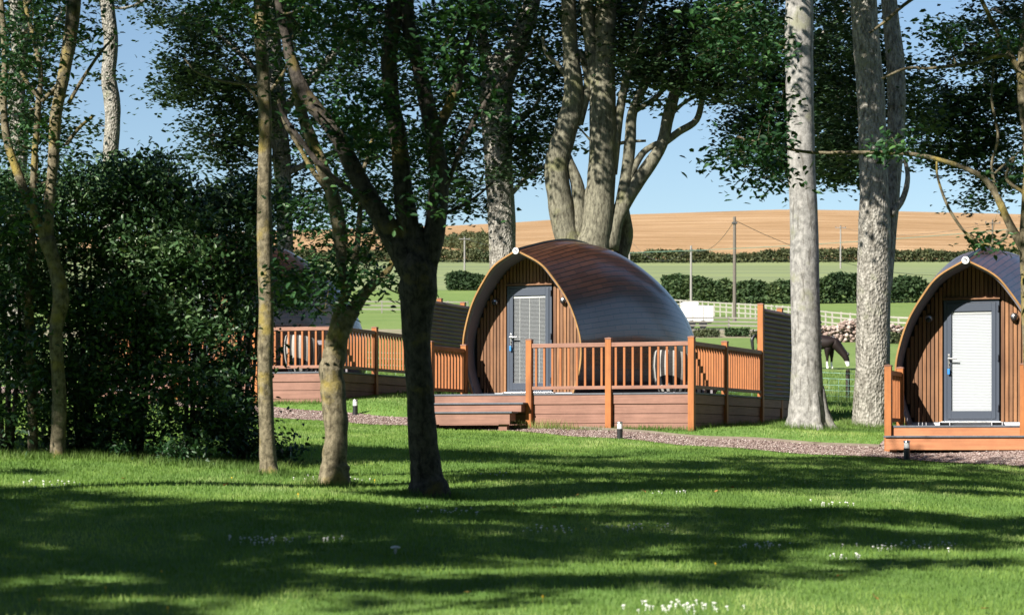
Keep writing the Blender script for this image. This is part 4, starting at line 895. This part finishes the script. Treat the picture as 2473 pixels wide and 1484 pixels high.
ZD = [1.90, 1.29, 2.43]
make_pod(PODS[0], ZD[0], M['blind_dark'], 'middle camping pod with dark shingled roof and grey blind in its door')
make_deck(PODS[0], ZD[0], 'middle timber deck with baluster railing wrapping the right side of the middle pod', -1.16, 3.86, 2.0, None, [.80, 2.32], [-.02, 2.40], .80, .46, 2, (-1.12, .76))
make_pod(PODS[1], ZD[1], M['blind_white'], 'right camping pod with bright white blind behind its glazed door')
make_deck(PODS[1], ZD[1], 'right low deck with orange front boards and one wide step before the white-blind door', -1.12, 3.73, 1.5, None, [1.03, 2.4], [.1, 2.45], .42, .40, 1, (-1.12, 1.1), fas='fascia2')
make_pod(PODS[2], ZD[2], M['blind_dark'], 'left camping pod mostly hidden by the shrub bank and tree trunks')
make_deck(PODS[2], ZD[2], 'left timber deck with pinkish boards partly hidden by shrubs and the bare pole tree', -1.25, 4.2, 2.0, None, [.70, 2.45], [-.02, 2.33], .80, .46, 2, (-1.2, .66))

# ------------------------------------------------------------------ deck furniture
q = NT('striped_rattan'); uv = q.coord('Object'); g = q.n('ShaderNodeTexGradient', gradient_type='RADIAL'); q.l(uv, g.inputs[0])
mm = q.n('ShaderNodeMath', operation='MULTIPLY'); mm.inputs[1].default_value = 15; q.l(g.outputs[1], mm.inputs[0])
fr = q.n('ShaderNodeMath', operation='FRACT'); q.l(mm.outputs[0], fr.inputs[0])
c = q.ramp(fr.outputs[0], [(.50, (.02, .018, .018)), (.55, (.36, .345, .32))]); nzz = q.noise(q.mapp(uv, (20, 20, 120)), 1, 3)
q.base(q.mix(nzz, c, q.mix(1.0, c, (.6, .6, .6), 'MULTIPLY')), .7, .3); q.bump(nzz, .8, .01); M['rattan'] = q.m
def chair(pos, z, rz, label):
    root = empty('tub_chair', (pos[0], pos[1], z), rz, label, 'chair', 'striped rattan tub chairs on the decks')
    mb = MB(); n = 30; outer = []; 
    levels = [(0.04, .27), (.12, .31), (.30, .355), (.5, .375), (.66, .365), (.76, .345), (.785, .325), (.76, .30), (.5, .325), (.42, .32)]
    vs = []; fs = []
    for (h_, r_) in levels:
        for k in range(n):
            a = R(-55) + R(290) * k / (n - 1); hh_ = h_ * (1 - .22 * (abs(k / (n - 1) - .5) * 2) ** 3 * (h_ > .4)); vs.append((r_ * math.cos(a), r_ * math.sin(a), hh_))
    for i in range(len(levels) - 1):
        for k in range(n - 1): fs.append((i * n + k, i * n + k + 1, (i + 1) * n + k + 1, (i + 1) * n + k))
    mb.add(vs, fs); mb.build('shell', M['rattan'], root, smooth=True)
    mb = MB(); mb.lathe([(.30, .36), (.325, .38), (.33, .43), (.31, .47), (.01, .475)], 24); mb.build('seat_cushion', plain('cushion_grey', (.25, .25, .26), .9), root, smooth=True)
    mb = MB()
    for a in (45, 135, 225, 315): mb.tube([(.22 * math.cos(R(a)), .22 * math.sin(R(a)), .1), (.25 * math.cos(R(a)), .25 * math.sin(R(a)), 0)], [.016, .014], 8, 0, 0, 1)
    mb.build('legs', M['black'], root); return root
def slat_table(pos, z, rz, label):
    root = empty('garden_table', (pos[0], pos[1], z), rz, label, 'table', 'grey slatted tables on the decks')
    mb = MB()
    for i in range(8): mb.box(-.40, .40, -.36 + i * .09, -.285 + i * .09, .70, .722)
    mb.build('table_top', M['lining'], root)
    mb = MB(); mb.box(-.40, .40, -.36, -.335, .63, .698); mb.box(-.40, .40, .32, .345, .63, .698); mb.box(-.40, -.375, -.334, .319, .63, .698); mb.box(.375, .40, -.334, .319, .63, .698); mb.build('table_frame', M['lining'], root)
    for x in (-.36, .36):
        for y in (-.31, .30): mb = MB(); mb.box(x - .02, x + .02, y - .02, y + .02, 0, .629); mb.build('leg', M['lining'], root)
def on_deck(i, r_, b_): T_ = THS[i]; c = PODS[i]; return c[0] + r_ * math.cos(T_) + b_ * math.sin(T_), c[1] - r_ * math.sin(T_) + b_ * math.cos(T_)
chair(on_deck(0, 3.15, -.9), ZD[0], R(120), 'black and white striped rattan tub chair behind the front railing of the middle deck')
chair(on_deck(0, 3.0, 1.3), ZD[0], R(250), 'second striped tub chair, standing farther back on the middle deck beyond the table')
slat_table(on_deck(0, 3.1, .2), ZD[0], -TH, 'grey slatted table between the two striped chairs of the middle deck')
chair(on_deck(2, 2.95, -.9), ZD[2], R(120), 'striped rattan tub chair behind the railing of the left deck')
slat_table(on_deck(2, 2.9, .4), ZD[2], -TH, 'grey slatted table on the left deck behind its striped chair')

# ------------------------------------------------------------------ bollard lights
def bollard():
    root = empty('bollard_light', (0, 0, 0), 0, 'x', 'bollard', 'black and white bollard lights along the gravel path')
    mb = MB(); mb.lathe([(.068, 0), (.068, .012), (.05, .014), (.05, .19)], 20); mb.build('base', M['black'], root)
    mb = MB(); mb.lathe([(.046, .19), (.046, .285)], 20); mb.build('lens', M['white'], root, smooth=False)
    mb = MB(); mb.lathe([(.054, .285), (.056, .292), (.052, .306), (.02, .315), (.002, .316)], 20); mb.build('cap', M['steel'], root, smooth=False); return root
b0 = bollard()
for i, (x, y, d, l) in enumerate([(1497, 1063, 39.3, 'bollard light on the path edge before the middle deck front post'), (858, 1018, 43.9, 'bollard light on the path edge just right of the stout forked tree'), (2190, 1110, 36.0, 'bollard light before the step of the white-blind pod, base in shade')]):
    o = b0 if i == 0 else copy_tree(b0); X = d * (x - HX) / F_PX; o.location = (X, d, g1(X, d) + .0); o['label'] = l

# ------------------------------------------------------------------ fences, walls, poles beyond
def rail_fence(name, label, pts, sp, h, rails, mat, cat='fence', pwid=.12, group='post and rail fences beyond the meadow'):
    x0, y0 = pts[0]; root = empty(name, (x0, y0, g1(x0, y0)), 0, label, cat, group); off = Vector(root.location); prev = None
    for (ax, ay), (bx, by) in zip(pts[:-1], pts[1:]):
        L = math.hypot(bx - ax, by - ay); n = max(1, int(L / sp))
        for i in range(n + (1 if (bx, by) == pts[-1] else 0)):
            t = i / n; x = ax + (bx - ax) * t; y = ay + (by - ay) * t; z = g1(x, y); j = rng.uniform(-.03, .05)
            p = Vector((x, y, z)) - off; mb = MB(); mb.box(p.x - pwid / 2, p.x + pwid / 2, p.y - .05, p.y + .05, p.z - .2, p.z + h + j); mb.build('post', mat, root)
            if prev is not None:
                for r_ in rails:
                    mb = MB(); mb.bar(prev + Vector((0, -.07, r_ * h)), p + Vector((0, -.07, r_ * h)), .04, .11); mb.build('rail', mat, root)
            prev = p
    return root
def GP(x, d): return (d * (x - HX) / F_PX, d)
M['oldwood'] = plain('weathered_wood', (.17, .16, .14), .9, nz=.2, ns=5)
M['oldwood3'] = plain('pale_weathered_wood', (.30, .285, .25), .9, nz=.2, ns=5)
M['oldwood2'] = plain('weathered_brown_wood', (.30, .26, .21), .9, nz=.2, ns=5)
rail_fence('paddock_fence', 'long weathered post and rail fence curving behind the horses below the dark hedge', [GP(1630, 228), GP(1800, 205), GP(2010, 176), GP(2170, 163), GP(2300, 158)], 1.9, 1.35, (.35, .68, .95), M['oldwood3'])
rail_fence('paddock_fence', 'short grey rail fence in front of the white trailer', [GP(1630, 166), GP(1760, 166), GP(1870, 164)], 2.0, 1.25, (.25, .5, .72, .94), M['oldwood'])
rail_fence('paddock_fence', 'grey post and rail fence seen left of the dark forked tree', [GP(700, 232), GP(860, 228), GP(985, 226), GP(1130, 224)], 2.0, 1.25, (.3, .6, .92), M['oldwood'])
# stone wall
root = empty('stone_wall', (20, 150, g1(20, 150)), 0, 'rough pinkish dry stone wall behind the grazing horses', 'wall')
C = []; 
n = 3600; xs = rng.uniform(1840, 2330, n); D = rng.uniform(149, 150.6, n); X = D * (xs - HX) / F_PX; top = 1.1 + .25 * np.sin(X * .9) + .15 * np.sin(X * 2.3)
Z = gz(X, D) + rng.random(n) * top; C = np.stack([X, D, Z], 1) - np.array(root.location)
q = NT('pink_field_stone'); a = q.n('ShaderNodeAttribute', attribute_name='rnd').outputs['Fac']
q.base(q.ramp(a, [(0, (.17, .12, .10)), (.5, (.30, .23, .20)), (1, (.44, .38, .34))]), .9, .1); M['fstone'] = q.m
o = blobs('stones', C, rng.uniform(.08, .26, n) ** 1.0, M['fstone'], .6); o.parent = root
# white trailer
tx_, ty_ = GP(1683, 176); root = empty('trailer', (tx_, ty_, g1(tx_, ty_)), 0, 'white box trailer parked behind the grey rails right of the middle pod roof', 'trailer')
mb = MB(); mb.box(-1.25, 1.2, -1, 1, .5, 1.75); mb.build('box_body', M['white'], root, bevel=.05)
mb = MB(); mb.box(-1.25, .1, -.9, .9, 1.755, 2.05); mb.build('front_hood', M['white'], root, bevel=.12)
for x in (-.4, .42): mb = MB(); mb.box(x - .02, x + .02, -1.02, -1.002, .52, 1.73); mb.build('panel_seam', M['oldwood'], root)
for x in (-.5, .4): mb = MB(); mb.lathe([(.3, -.09), (.32, -.05), (.32, .05), (.3, .09)], 18, (x, -1.0, .32), 'y'); mb.build('wheel', M['black'], root)
# wire fence near the big trees
root = empty('wire_fence', (9.5, 71, g1(9.5, 71)), 0, 'green wire stock fence with dark round posts behind the two pale trunks', 'fence'); off = Vector(root.location)
M['wire'] = plain('green_wire', (.30, .50, .42), .5)
wl = []
for i, x in enumerate(np.arange(-14.5, 17, 2.6)):
    x = 10.47 + (i - 9) * 2.7; z = g1(x, 71); mb = MB(); mb.lathe([(.07, -.3), (.068, 1.08), (.055, 1.13), (.001, 1.135)], 10, (x - off.x, 0, z - off.z)); mb.build('post', M['oldwood2'] if i != 9 else M['bark_dark'], root, smooth=False); wl.append(Vector((x - off.x, -.08, z - off.z)))
mb = MB()
for a, b in zip(wl[:-1], wl[1:]):
    for h_ in (.12, .28, .45, .62, .82, 1.0): mb.bar(a + Vector((0, 0, h_)), b + Vector((0, 0, h_)), .008, .012)
    for t in np.linspace(0, 1, 10)[:-1]:
        p = a + (b - a) * t; mb.bar(p + Vector((0, 0, .1)), p + Vector((0, 0, .82)), .007, .007)
mb.build('wire_mesh', M['wire'], root)
# utility poles and cables
M['polewood'] = plain('pole_wood', (.11, .095, .08), .9, nz=.25, ns=3)
M['polepale'] = plain('pole_pale', (.22, .21, .20), .8, nz=.15, ns=3)
M['cable'] = plain('cable_black', (.05, .05, .05), .6)
M['cable_green'] = plain('cable_green', (.12, .22, .17), .6)
tops = {}
def pole(key, x, ytop, d, w, label, arm=False, mat='polewood'):
    X, Y = GP(x, d); z = g1(X, Y); h = 1 + d * (HY - ytop) / F_PX - z
    root = empty('utility_pole', (X, Y, z), 0, label, 'pole', 'wooden utility poles across the fields')
    mb = MB(); mb.lathe([(w, -.5), (w * .75, h - .1), (w * .7, h)], 12); mb.build('pole_shaft', M[mat], root, smooth=False)
    if arm:
        mb = MB(); mb.box(-1.0, 1.0, -w - .08, -w, h - .45, h - .33); mb.build('crossarm', M[mat], root)
        for xx in (-.92, 0, .92): mb = MB(); mb.lathe([(.04, 0), (.07, .1), (.05, .2), (.02, .25)], 8, (xx, -w - .04, h - .33 if xx else h - .1)); mb.build('insulator', M['black'], root)
    else: mb = MB(); mb.box(-w - .05, w + .05, -w * 1.2, w * 1.2, h - .6, h - .45); mb.build('bracket', M['cable'], root)
    tops[key] = Vector((X, Y, z + h - .3))
pole('a', 1774, 523, 190, .16, 'tall dark utility pole behind the paddock fence, tallest of the poles')
pole('b', 1669, 593, 250, .14, 'grey utility pole beside the bush right of the middle pod roof', mat='polepale')
pole('c', 1520, 570, 330, .14, 'slim utility pole rising just behind the middle pod roof', mat='polepale')
pole('d', 1122, 572, 420, .16, 'pale utility pole with crossarm between the dark tree and knobbly trunk', True, 'polepale')
pole('e', 2030, 545, 430, .16, 'pale utility pole with crossarm in front of the wheat between two big trunks', True, 'polepale')
pole('f', 2397, 532, 300, .15, 'dark utility pole with crossarm and insulators above the small right pod', True)
def cable(a, b, sag, label, mat='cable', r=.022):
    a = Vector(a); b = Vector(b); pts = []
    for i in range(17):
        t = i / 16; p = a.lerp(b, t); p.z -= sag * 4 * t * (1 - t); pts.append(tuple(p))
    mb = MB(); mb.tube(pts, [r] * 17, 5, 0, 0, 1); tag(mb.build('overhead_cable', M[mat]), label, 'cable', 'overhead cables between the poles')
cable(tops['a'], tops['b'], 1.2, 'black cable sagging from the tall dark pole left to the grey pole')
cable(tops['b'], tops['c'], 2.2, 'cable from the grey pole to the slim pole behind the pod roof')
cable(tops['a'], Vector(PX(2473 + 200, 560, 230)), 4.5, 'black cable sagging right from the tall dark pole across the wheat')
cable(tops['c'], tops['d'], 2.0, 'thin cable running left from the slim pole towards the pale crossarm pole')
cable(tops['e'], tops['f'], 1.5, 'thin cable from the pale crossarm pole to the dark crossarm pole')
cable(PX(1450, 612, 150), PX(2600, 538, 150), .3, 'pale green cable running straight across the wheat field', 'cable_green', .02)

# hedges and far bushes
def hedge(label, name, pts, width, h, n, leaf, mat, kind=None, cat='hedge', group=None):
    pts = np.array(pts, float); seg = np.linalg.norm(np.diff(pts, axis=0), axis=1); cum = np.concatenate([[0], np.cumsum(seg)])
    u = rng.random(n) * cum[-1]; X = np.interp(u, cum, pts[:, 0]); Y = np.interp(u, cum, pts[:, 1])
    def n1(sc): k_ = int(cum[-1] / sc) + 3; return np.interp(u / sc, np.arange(k_), rng.uniform(-1, 1, k_))
    hv = h * (.74 + .20 * n1(9.) + .14 * n1(3.1) + .10 * n1(1.1)); t = rng.random(n) ** .6
    lump = 1 + .3 * n1(2.3) ; Y = Y + rng.normal(0, 1, n) * width * .33 * np.sqrt(np.clip(1.1 - t, .1, 1)) * lump
    Z = gz(X, Y) + t * hv; x0, y0 = pts[len(pts) // 2]; root = empty(name, (x0, y0, g1(x0, y0)), 0, label, cat, group)
    leaf_mesh('foliage', np.stack([X, Y, Z], 1) - np.array(root.location), leaf * rng.uniform(.6, 1.4, n), mat, root, .2, LEAF, np.clip(.45 + .3 * n1(6.) + .25 * n1(1.7) + .3 * rng.normal(0, .5, n), 0, 1))
    return root
G_H = 'hedges and bushes along the field edges'
hedge('thick dark green hedge behind the paddock fence', 'hedge', [GP(1600, 268), GP(1900, 262), GP(2300, 268), GP(2600, 275)], 3.0, 3.5, 36000, .42, M['leaf_far'], group=G_H)
hedge('long thin hedge along the foot of the wheat field', 'hedge', [GP(-200, 458), GP(900, 458), GP(1500, 456), GP(2100, 458), GP(2700, 458)], 4.0, 2.9, 60000, .55, M['leaf_far2'], group=G_H)
hedge('round dark bush beside the grey utility pole', 'bush', [GP(1625, 256), GP(1668, 256)], 2.5, 4.4, 6500, .36, M['leaf_far'], cat='bush', group=G_H)
hedge('hedge bush peeping over the left shoulder of the middle pod', 'bush', [GP(1080, 300), GP(1190, 300)], 2.5, 3.1, 6000, .38, M['leaf_far'], cat='bush', group=G_H)
hedge('diagonal strip of olive scrub cutting the left part of the wheat field', 'scrub', [GP(1050, 560), GP(1120, 520), GP(1230, 480)], 9.0, 4.2, 9000, .6, M['leaf_far2'], cat='scrub', group=G_H)
hedge('small dark conifer-like bush just above the middle pod roof', 'bush', [GP(1484, 240), GP(1497, 240)], 1.0, 5.4, 3000, .3, M['leaf_far'], cat='bush', group=G_H)
hedge('dark hedge far left seen through gaps in the shrubs', 'hedge', [GP(-300, 262), GP(300, 262), GP(700, 262)], 3.0, 3.2, 12000, .45, M['leaf_far'], group=G_H)
for i, (x, d, l) in enumerate([(1700, 160, 'weedy clump at the foot of the grey rail fence, left one'), (1775, 161, 'weedy clump at the foot of the grey rail fence, middle one'), (1840, 158, 'yellowish tall weeds at the right end of the grey rail fence'), (2140, 147, 'dry grass clump before the stone wall left of the rough trunk')]):
    hedge(l, 'weed_clump', [GP(x - 22, d), GP(x + 34, d)], 1.4, .75, 900, .2, M['leaf_far2'] if i != 1 else M['leaf_far'], cat='weeds', group='weed clumps beside the fences')

# ------------------------------------------------------------------ horses
q = NT('horse_coat'); sx = q.n('ShaderNodeSeparateXYZ'); q.l(q.coord('Object'), sx.inputs[0]); f = q.noise(q.coord('Object'), 3, 3)
c = q.mix(f, (.005, .004, .005), (.02, .012, .010)); c = q.mix(q.ramp(sx.outputs[2], [(.30, (1, 1, 1)), (.36, (0, 0, 0))]), c, (.72, .70, .66)); q.base(c, .6, .15); M['coat'] = q.m
def horse(x, d, label, rz, sc=1.0):
    X, Y = GP(x, d); root = empty('horse', (X, Y, g1(X, Y)), rz, label, 'horse', 'dark horses grazing in the meadow'); root.scale = (sc, sc, sc)
    V = []; E = []; Rd = []
    def chain(pts, start=None):
        prev = start
        for (p, r) in pts:
            V.append(p); Rd.append(r); i = len(V) - 1
            if prev is not None: E.append((prev, i))
            prev = i
        return prev
    chain([((-.45, 0, 1.26), .33)]); root_i = 0
    a = chain([((-.78, 0, 1.25), .29), ((-.95, 0, 1.18), .16)], 0); hip = 1
    b = chain([((-.1, 0, 1.17), .41), ((.28, 0, 1.18), .42), ((.58, 0, 1.22), .38)], 0); ch = b
    chain([((.80, 0, 1.12), .32), ((1.0, 0, .90), .25), ((1.18, 0, .68), .20), ((1.29, 0, .52), .17), ((1.34, 0, .36), .14), ((1.38, 0, .20), .105), ((1.40, 0, .10), .09)], ch)
    for s_ in (-1, 1):
        fx = .05 * s_
        chain([((.55, .15 * s_, 1.0), .19), ((.56 + fx, .16 * s_, .75), .13), ((.57 + fx, .16 * s_, .50), .065), ((.56 + fx, .16 * s_, .25), .045), ((.57 + fx, .16 * s_, .12), .055), ((.61 + fx, .16 * s_, .03), .07)], ch - 0)
        chain([((-.78, .17 * s_, 1.0), .20), ((-.66 - fx, .18 * s_, .78), .13), ((-.88 - fx, .17 * s_, .54), .075), ((-.86 - fx, .17 * s_, .28), .048), ((-.84 - fx, .17 * s_, .13), .055), ((-.80 - fx, .17 * s_, .03), .07)], hip)
    me = bpy.data.meshes.new('body'); me.from_pydata(V, E, []); o = bpy.data.objects.new('body', me); COL.objects.link(o); o.parent = root
    sk = o.modifiers.new('skin', 'SKIN'); sk.use_smooth_shade = True; sub = o.modifiers.new('s', 'SUBSURF'); sub.levels = sub.render_levels = 2
    for i, v in enumerate(me.skin_vertices[0].data): v.radius = (Rd[i], Rd[i] * (.85 if abs(V[i][1]) < .01 else 1)); v.use_root = (i == 0)
    me.materials.append(M['coat'])
    mb = MB(); mb.tube([(-1.05, 0, 1.3), (-1.18, 0, 1.1), (-1.17, 0, .8), (-1.12, 0, .45)], [.05, .085, .08, .02], 8, .1, 1, 4); mb.build('tail', M['black'], root, smooth=True)
    mb = MB(); mb.tube([(.70, -.03, 1.43), (.98, -.04, 1.10), (1.22, -.04, .84), (1.36, 0, .66)], [.05, .075, .06, .03], 8, .15, 2, 5); mb.build('mane', M['black'], root, smooth=True)
    for s_ in (-1, 1): mb = MB(); mb.lathe([(.03, 0), (.035, .05), (.002, .14)], 8, (1.39, .07 * s_, .60)); mb.build('ear', M['black'], root, smooth=True)
    return root
horse(1972, 107, 'black horse with white socks grazing head-down between the two pale trunks', R(-24), 1.1)
horse(1878, 114, 'dark bay horse behind the tall deck post, rump and hind leg showing', R(8), 1.1)

# ------------------------------------------------------------------ flowers and litter on the lawn
mb = MB(); mb.lathe([(.002, .0), (.002, .03), (.013, .033), (.012, .038), (.005, .041), (.001, .042)], 8); dz = None
PATCH = [(125, 1172, 75, 10, 20, 'small white daisy in the shaded patch right of the forked lichen tree foot'), (640, 1308, 75, 14, 38, 'small white daisy in the dark shade patch below the bare pole tree'), (790, 1304, 45, 5, 9, 'small white daisy in the little shaded group beside the mushroom'),
         (1075, 1238, 65, 9, 20, 'small white daisy in the shaded patch just below the dark centre tree'), (1340, 1282, 70, 11, 24, 'small white daisy in the patch in the middle of the shaded lawn'), (1540, 1280, 100, 10, 20, 'small white daisy in the loose scatter at mid lawn'),
         (1850, 1320, 60, 8, 20, 'small white daisy in the patch right of mid lawn'), (2190, 1322, 130, 12, 46, 'small white daisy in the wide patch at the right of the lawn'), (2040, 1348, 50, 5, 10, 'small white daisy in the sunlit row at the lower right'),
         (1650, 1470, 130, 12, 42, 'large near daisy in the bright cluster at the bottom edge'), (830, 1160, 100, 8, 26, 'small white daisy around the foot of the stout forked tree'), (1210, 1150, 60, 5, 9, 'small white daisy in the sunny grass right of the dark tree'),
         (2010, 1220, 80, 6, 12, 'small white daisy in the sunlit strip before the right pod'), (1620, 1192, 60, 4, 7, 'small white daisy in the sun below the striped shade')]
def ground_at(x, y):
    lo, hi = 9.0, 41.0
    for _ in range(40):
        m_ = (lo + hi) / 2; X = m_ * (x - HX) / F_PX; yy = HY - F_PX * (g1(X, m_) - 1) / m_
        if yy > y: lo = m_
        else: hi = m_
    return m_ * (x - HX) / F_PX, m_
first = None
M['petal'] = plain('daisy_petal', (.7, .7, .68), .6, nz=.03)
for (x, y, rx, ry, n, l) in PATCH:
    for i in range(n):
        X, Y = ground_at(x + rng.normal(0, .55) * rx, min(1482, y + rng.normal(0, .5) * ry))
        if first is None: o = first = mb.build('daisy', M['petal'])
        else: o = first.copy(); COL.objects.link(o)
        s_ = rng.uniform(.5, .88); o.scale = (s_, s_, s_ * rng.uniform(.9, 1.3)); o.location = (X, Y, g1(X, Y) - .002); o.rotation_euler = (rng.uniform(-.5, .1), rng.uniform(-.3, .3), 0)
        tag(o, l, 'flower', 'daisies scattered over the lawn')
mb = MB(); mb.lathe([(.003, .0), (.002, .03), (.012, .035), (.012, .042), (.004, .048), (.001, .049)], 8); M['yellow'] = plain('buttercup', (.75, .48, .02), .5)
first = None
for (x, y) in [(1311, 1452), (255, 1430), (405, 1495), (750, 1172), (720, 1200), (1690, 1155), (1728, 1370), (1240, 1222), (1335, 1188), (905, 1165), (390, 1390), (560, 1160), (1415, 1285), (95, 1460)]:
    X, Y = ground_at(x, min(y, 1480)); o = mb.build('buttercup', M['yellow']) if first is None else first.copy()
    if first is None: first = o
    else: COL.objects.link(o)
    o.location = (X, Y, g1(X, Y)); o.scale = (.6, .6, .8); tag(o, 'single small yellow buttercup standing in the lawn grass', 'flower', 'yellow buttercups dotted in the lawn')
q = NT('fallen_leaf'); g_ = q.n('ShaderNodeObjectInfo').outputs['Random']; q.base(q.ramp(g_, [(0, (.22, .09, .03)), (1, (.34, .22, .07))]), .8, .2); first = None
for (x, y) in [(2225, 1172), (1760, 1180), (1770, 1184), (1725, 1192), (1340, 1230), (2370, 1485), (2120, 1458), (1560, 1195), (1130, 1440), (960, 1168), (300, 1160), (540, 1180), (2020, 1400), (1400, 1200)]:
    X, Y = ground_at(x, min(y, 1480)); mb = MB(); mb.add([(0, 0, 0), (.018, .012, .012), (.022, .035, .006), (0, .06, .018), (-.022, .035, .008), (-.018, .012, .010)], [(0, 1, 2, 3), (0, 3, 4, 5)])
    if first is None: o = first = mb.build('fallen_leaf', q.m)
    else: o = first.copy(); COL.objects.link(o)
    o.location = (X, Y, g1(X, Y) + .03); o.rotation_euler = (rng.uniform(-.5, .5), rng.uniform(-.5, .5), rng.uniform(0, 6)); tag(o, 'single dry brown leaf lying on the lawn grass', 'leaf', 'dry leaves fallen on the lawn')
X, Y = ground_at(955, 1336); root = empty('mushroom', (X, Y, g1(X, Y)), 0, 'flat-topped white mushroom in the dark lower lawn', 'mushroom')
mb = MB(); mb.lathe([(.010, 0), (.008, .04)], 10); mb.build('stalk', M['petal'], root, smooth=True)
mb = MB(); mb.lathe([(.008, .036), (.03, .037), (.036, .043), (.03, .052), (.012, .057), (.001, .058)], 16); mb.build('cap', M['petal'], root, smooth=True)
print('faces', sum(len(o.data.polygons) for o in bpy.data.objects if o.type == 'MESH'), 'objects', len(bpy.data.objects))
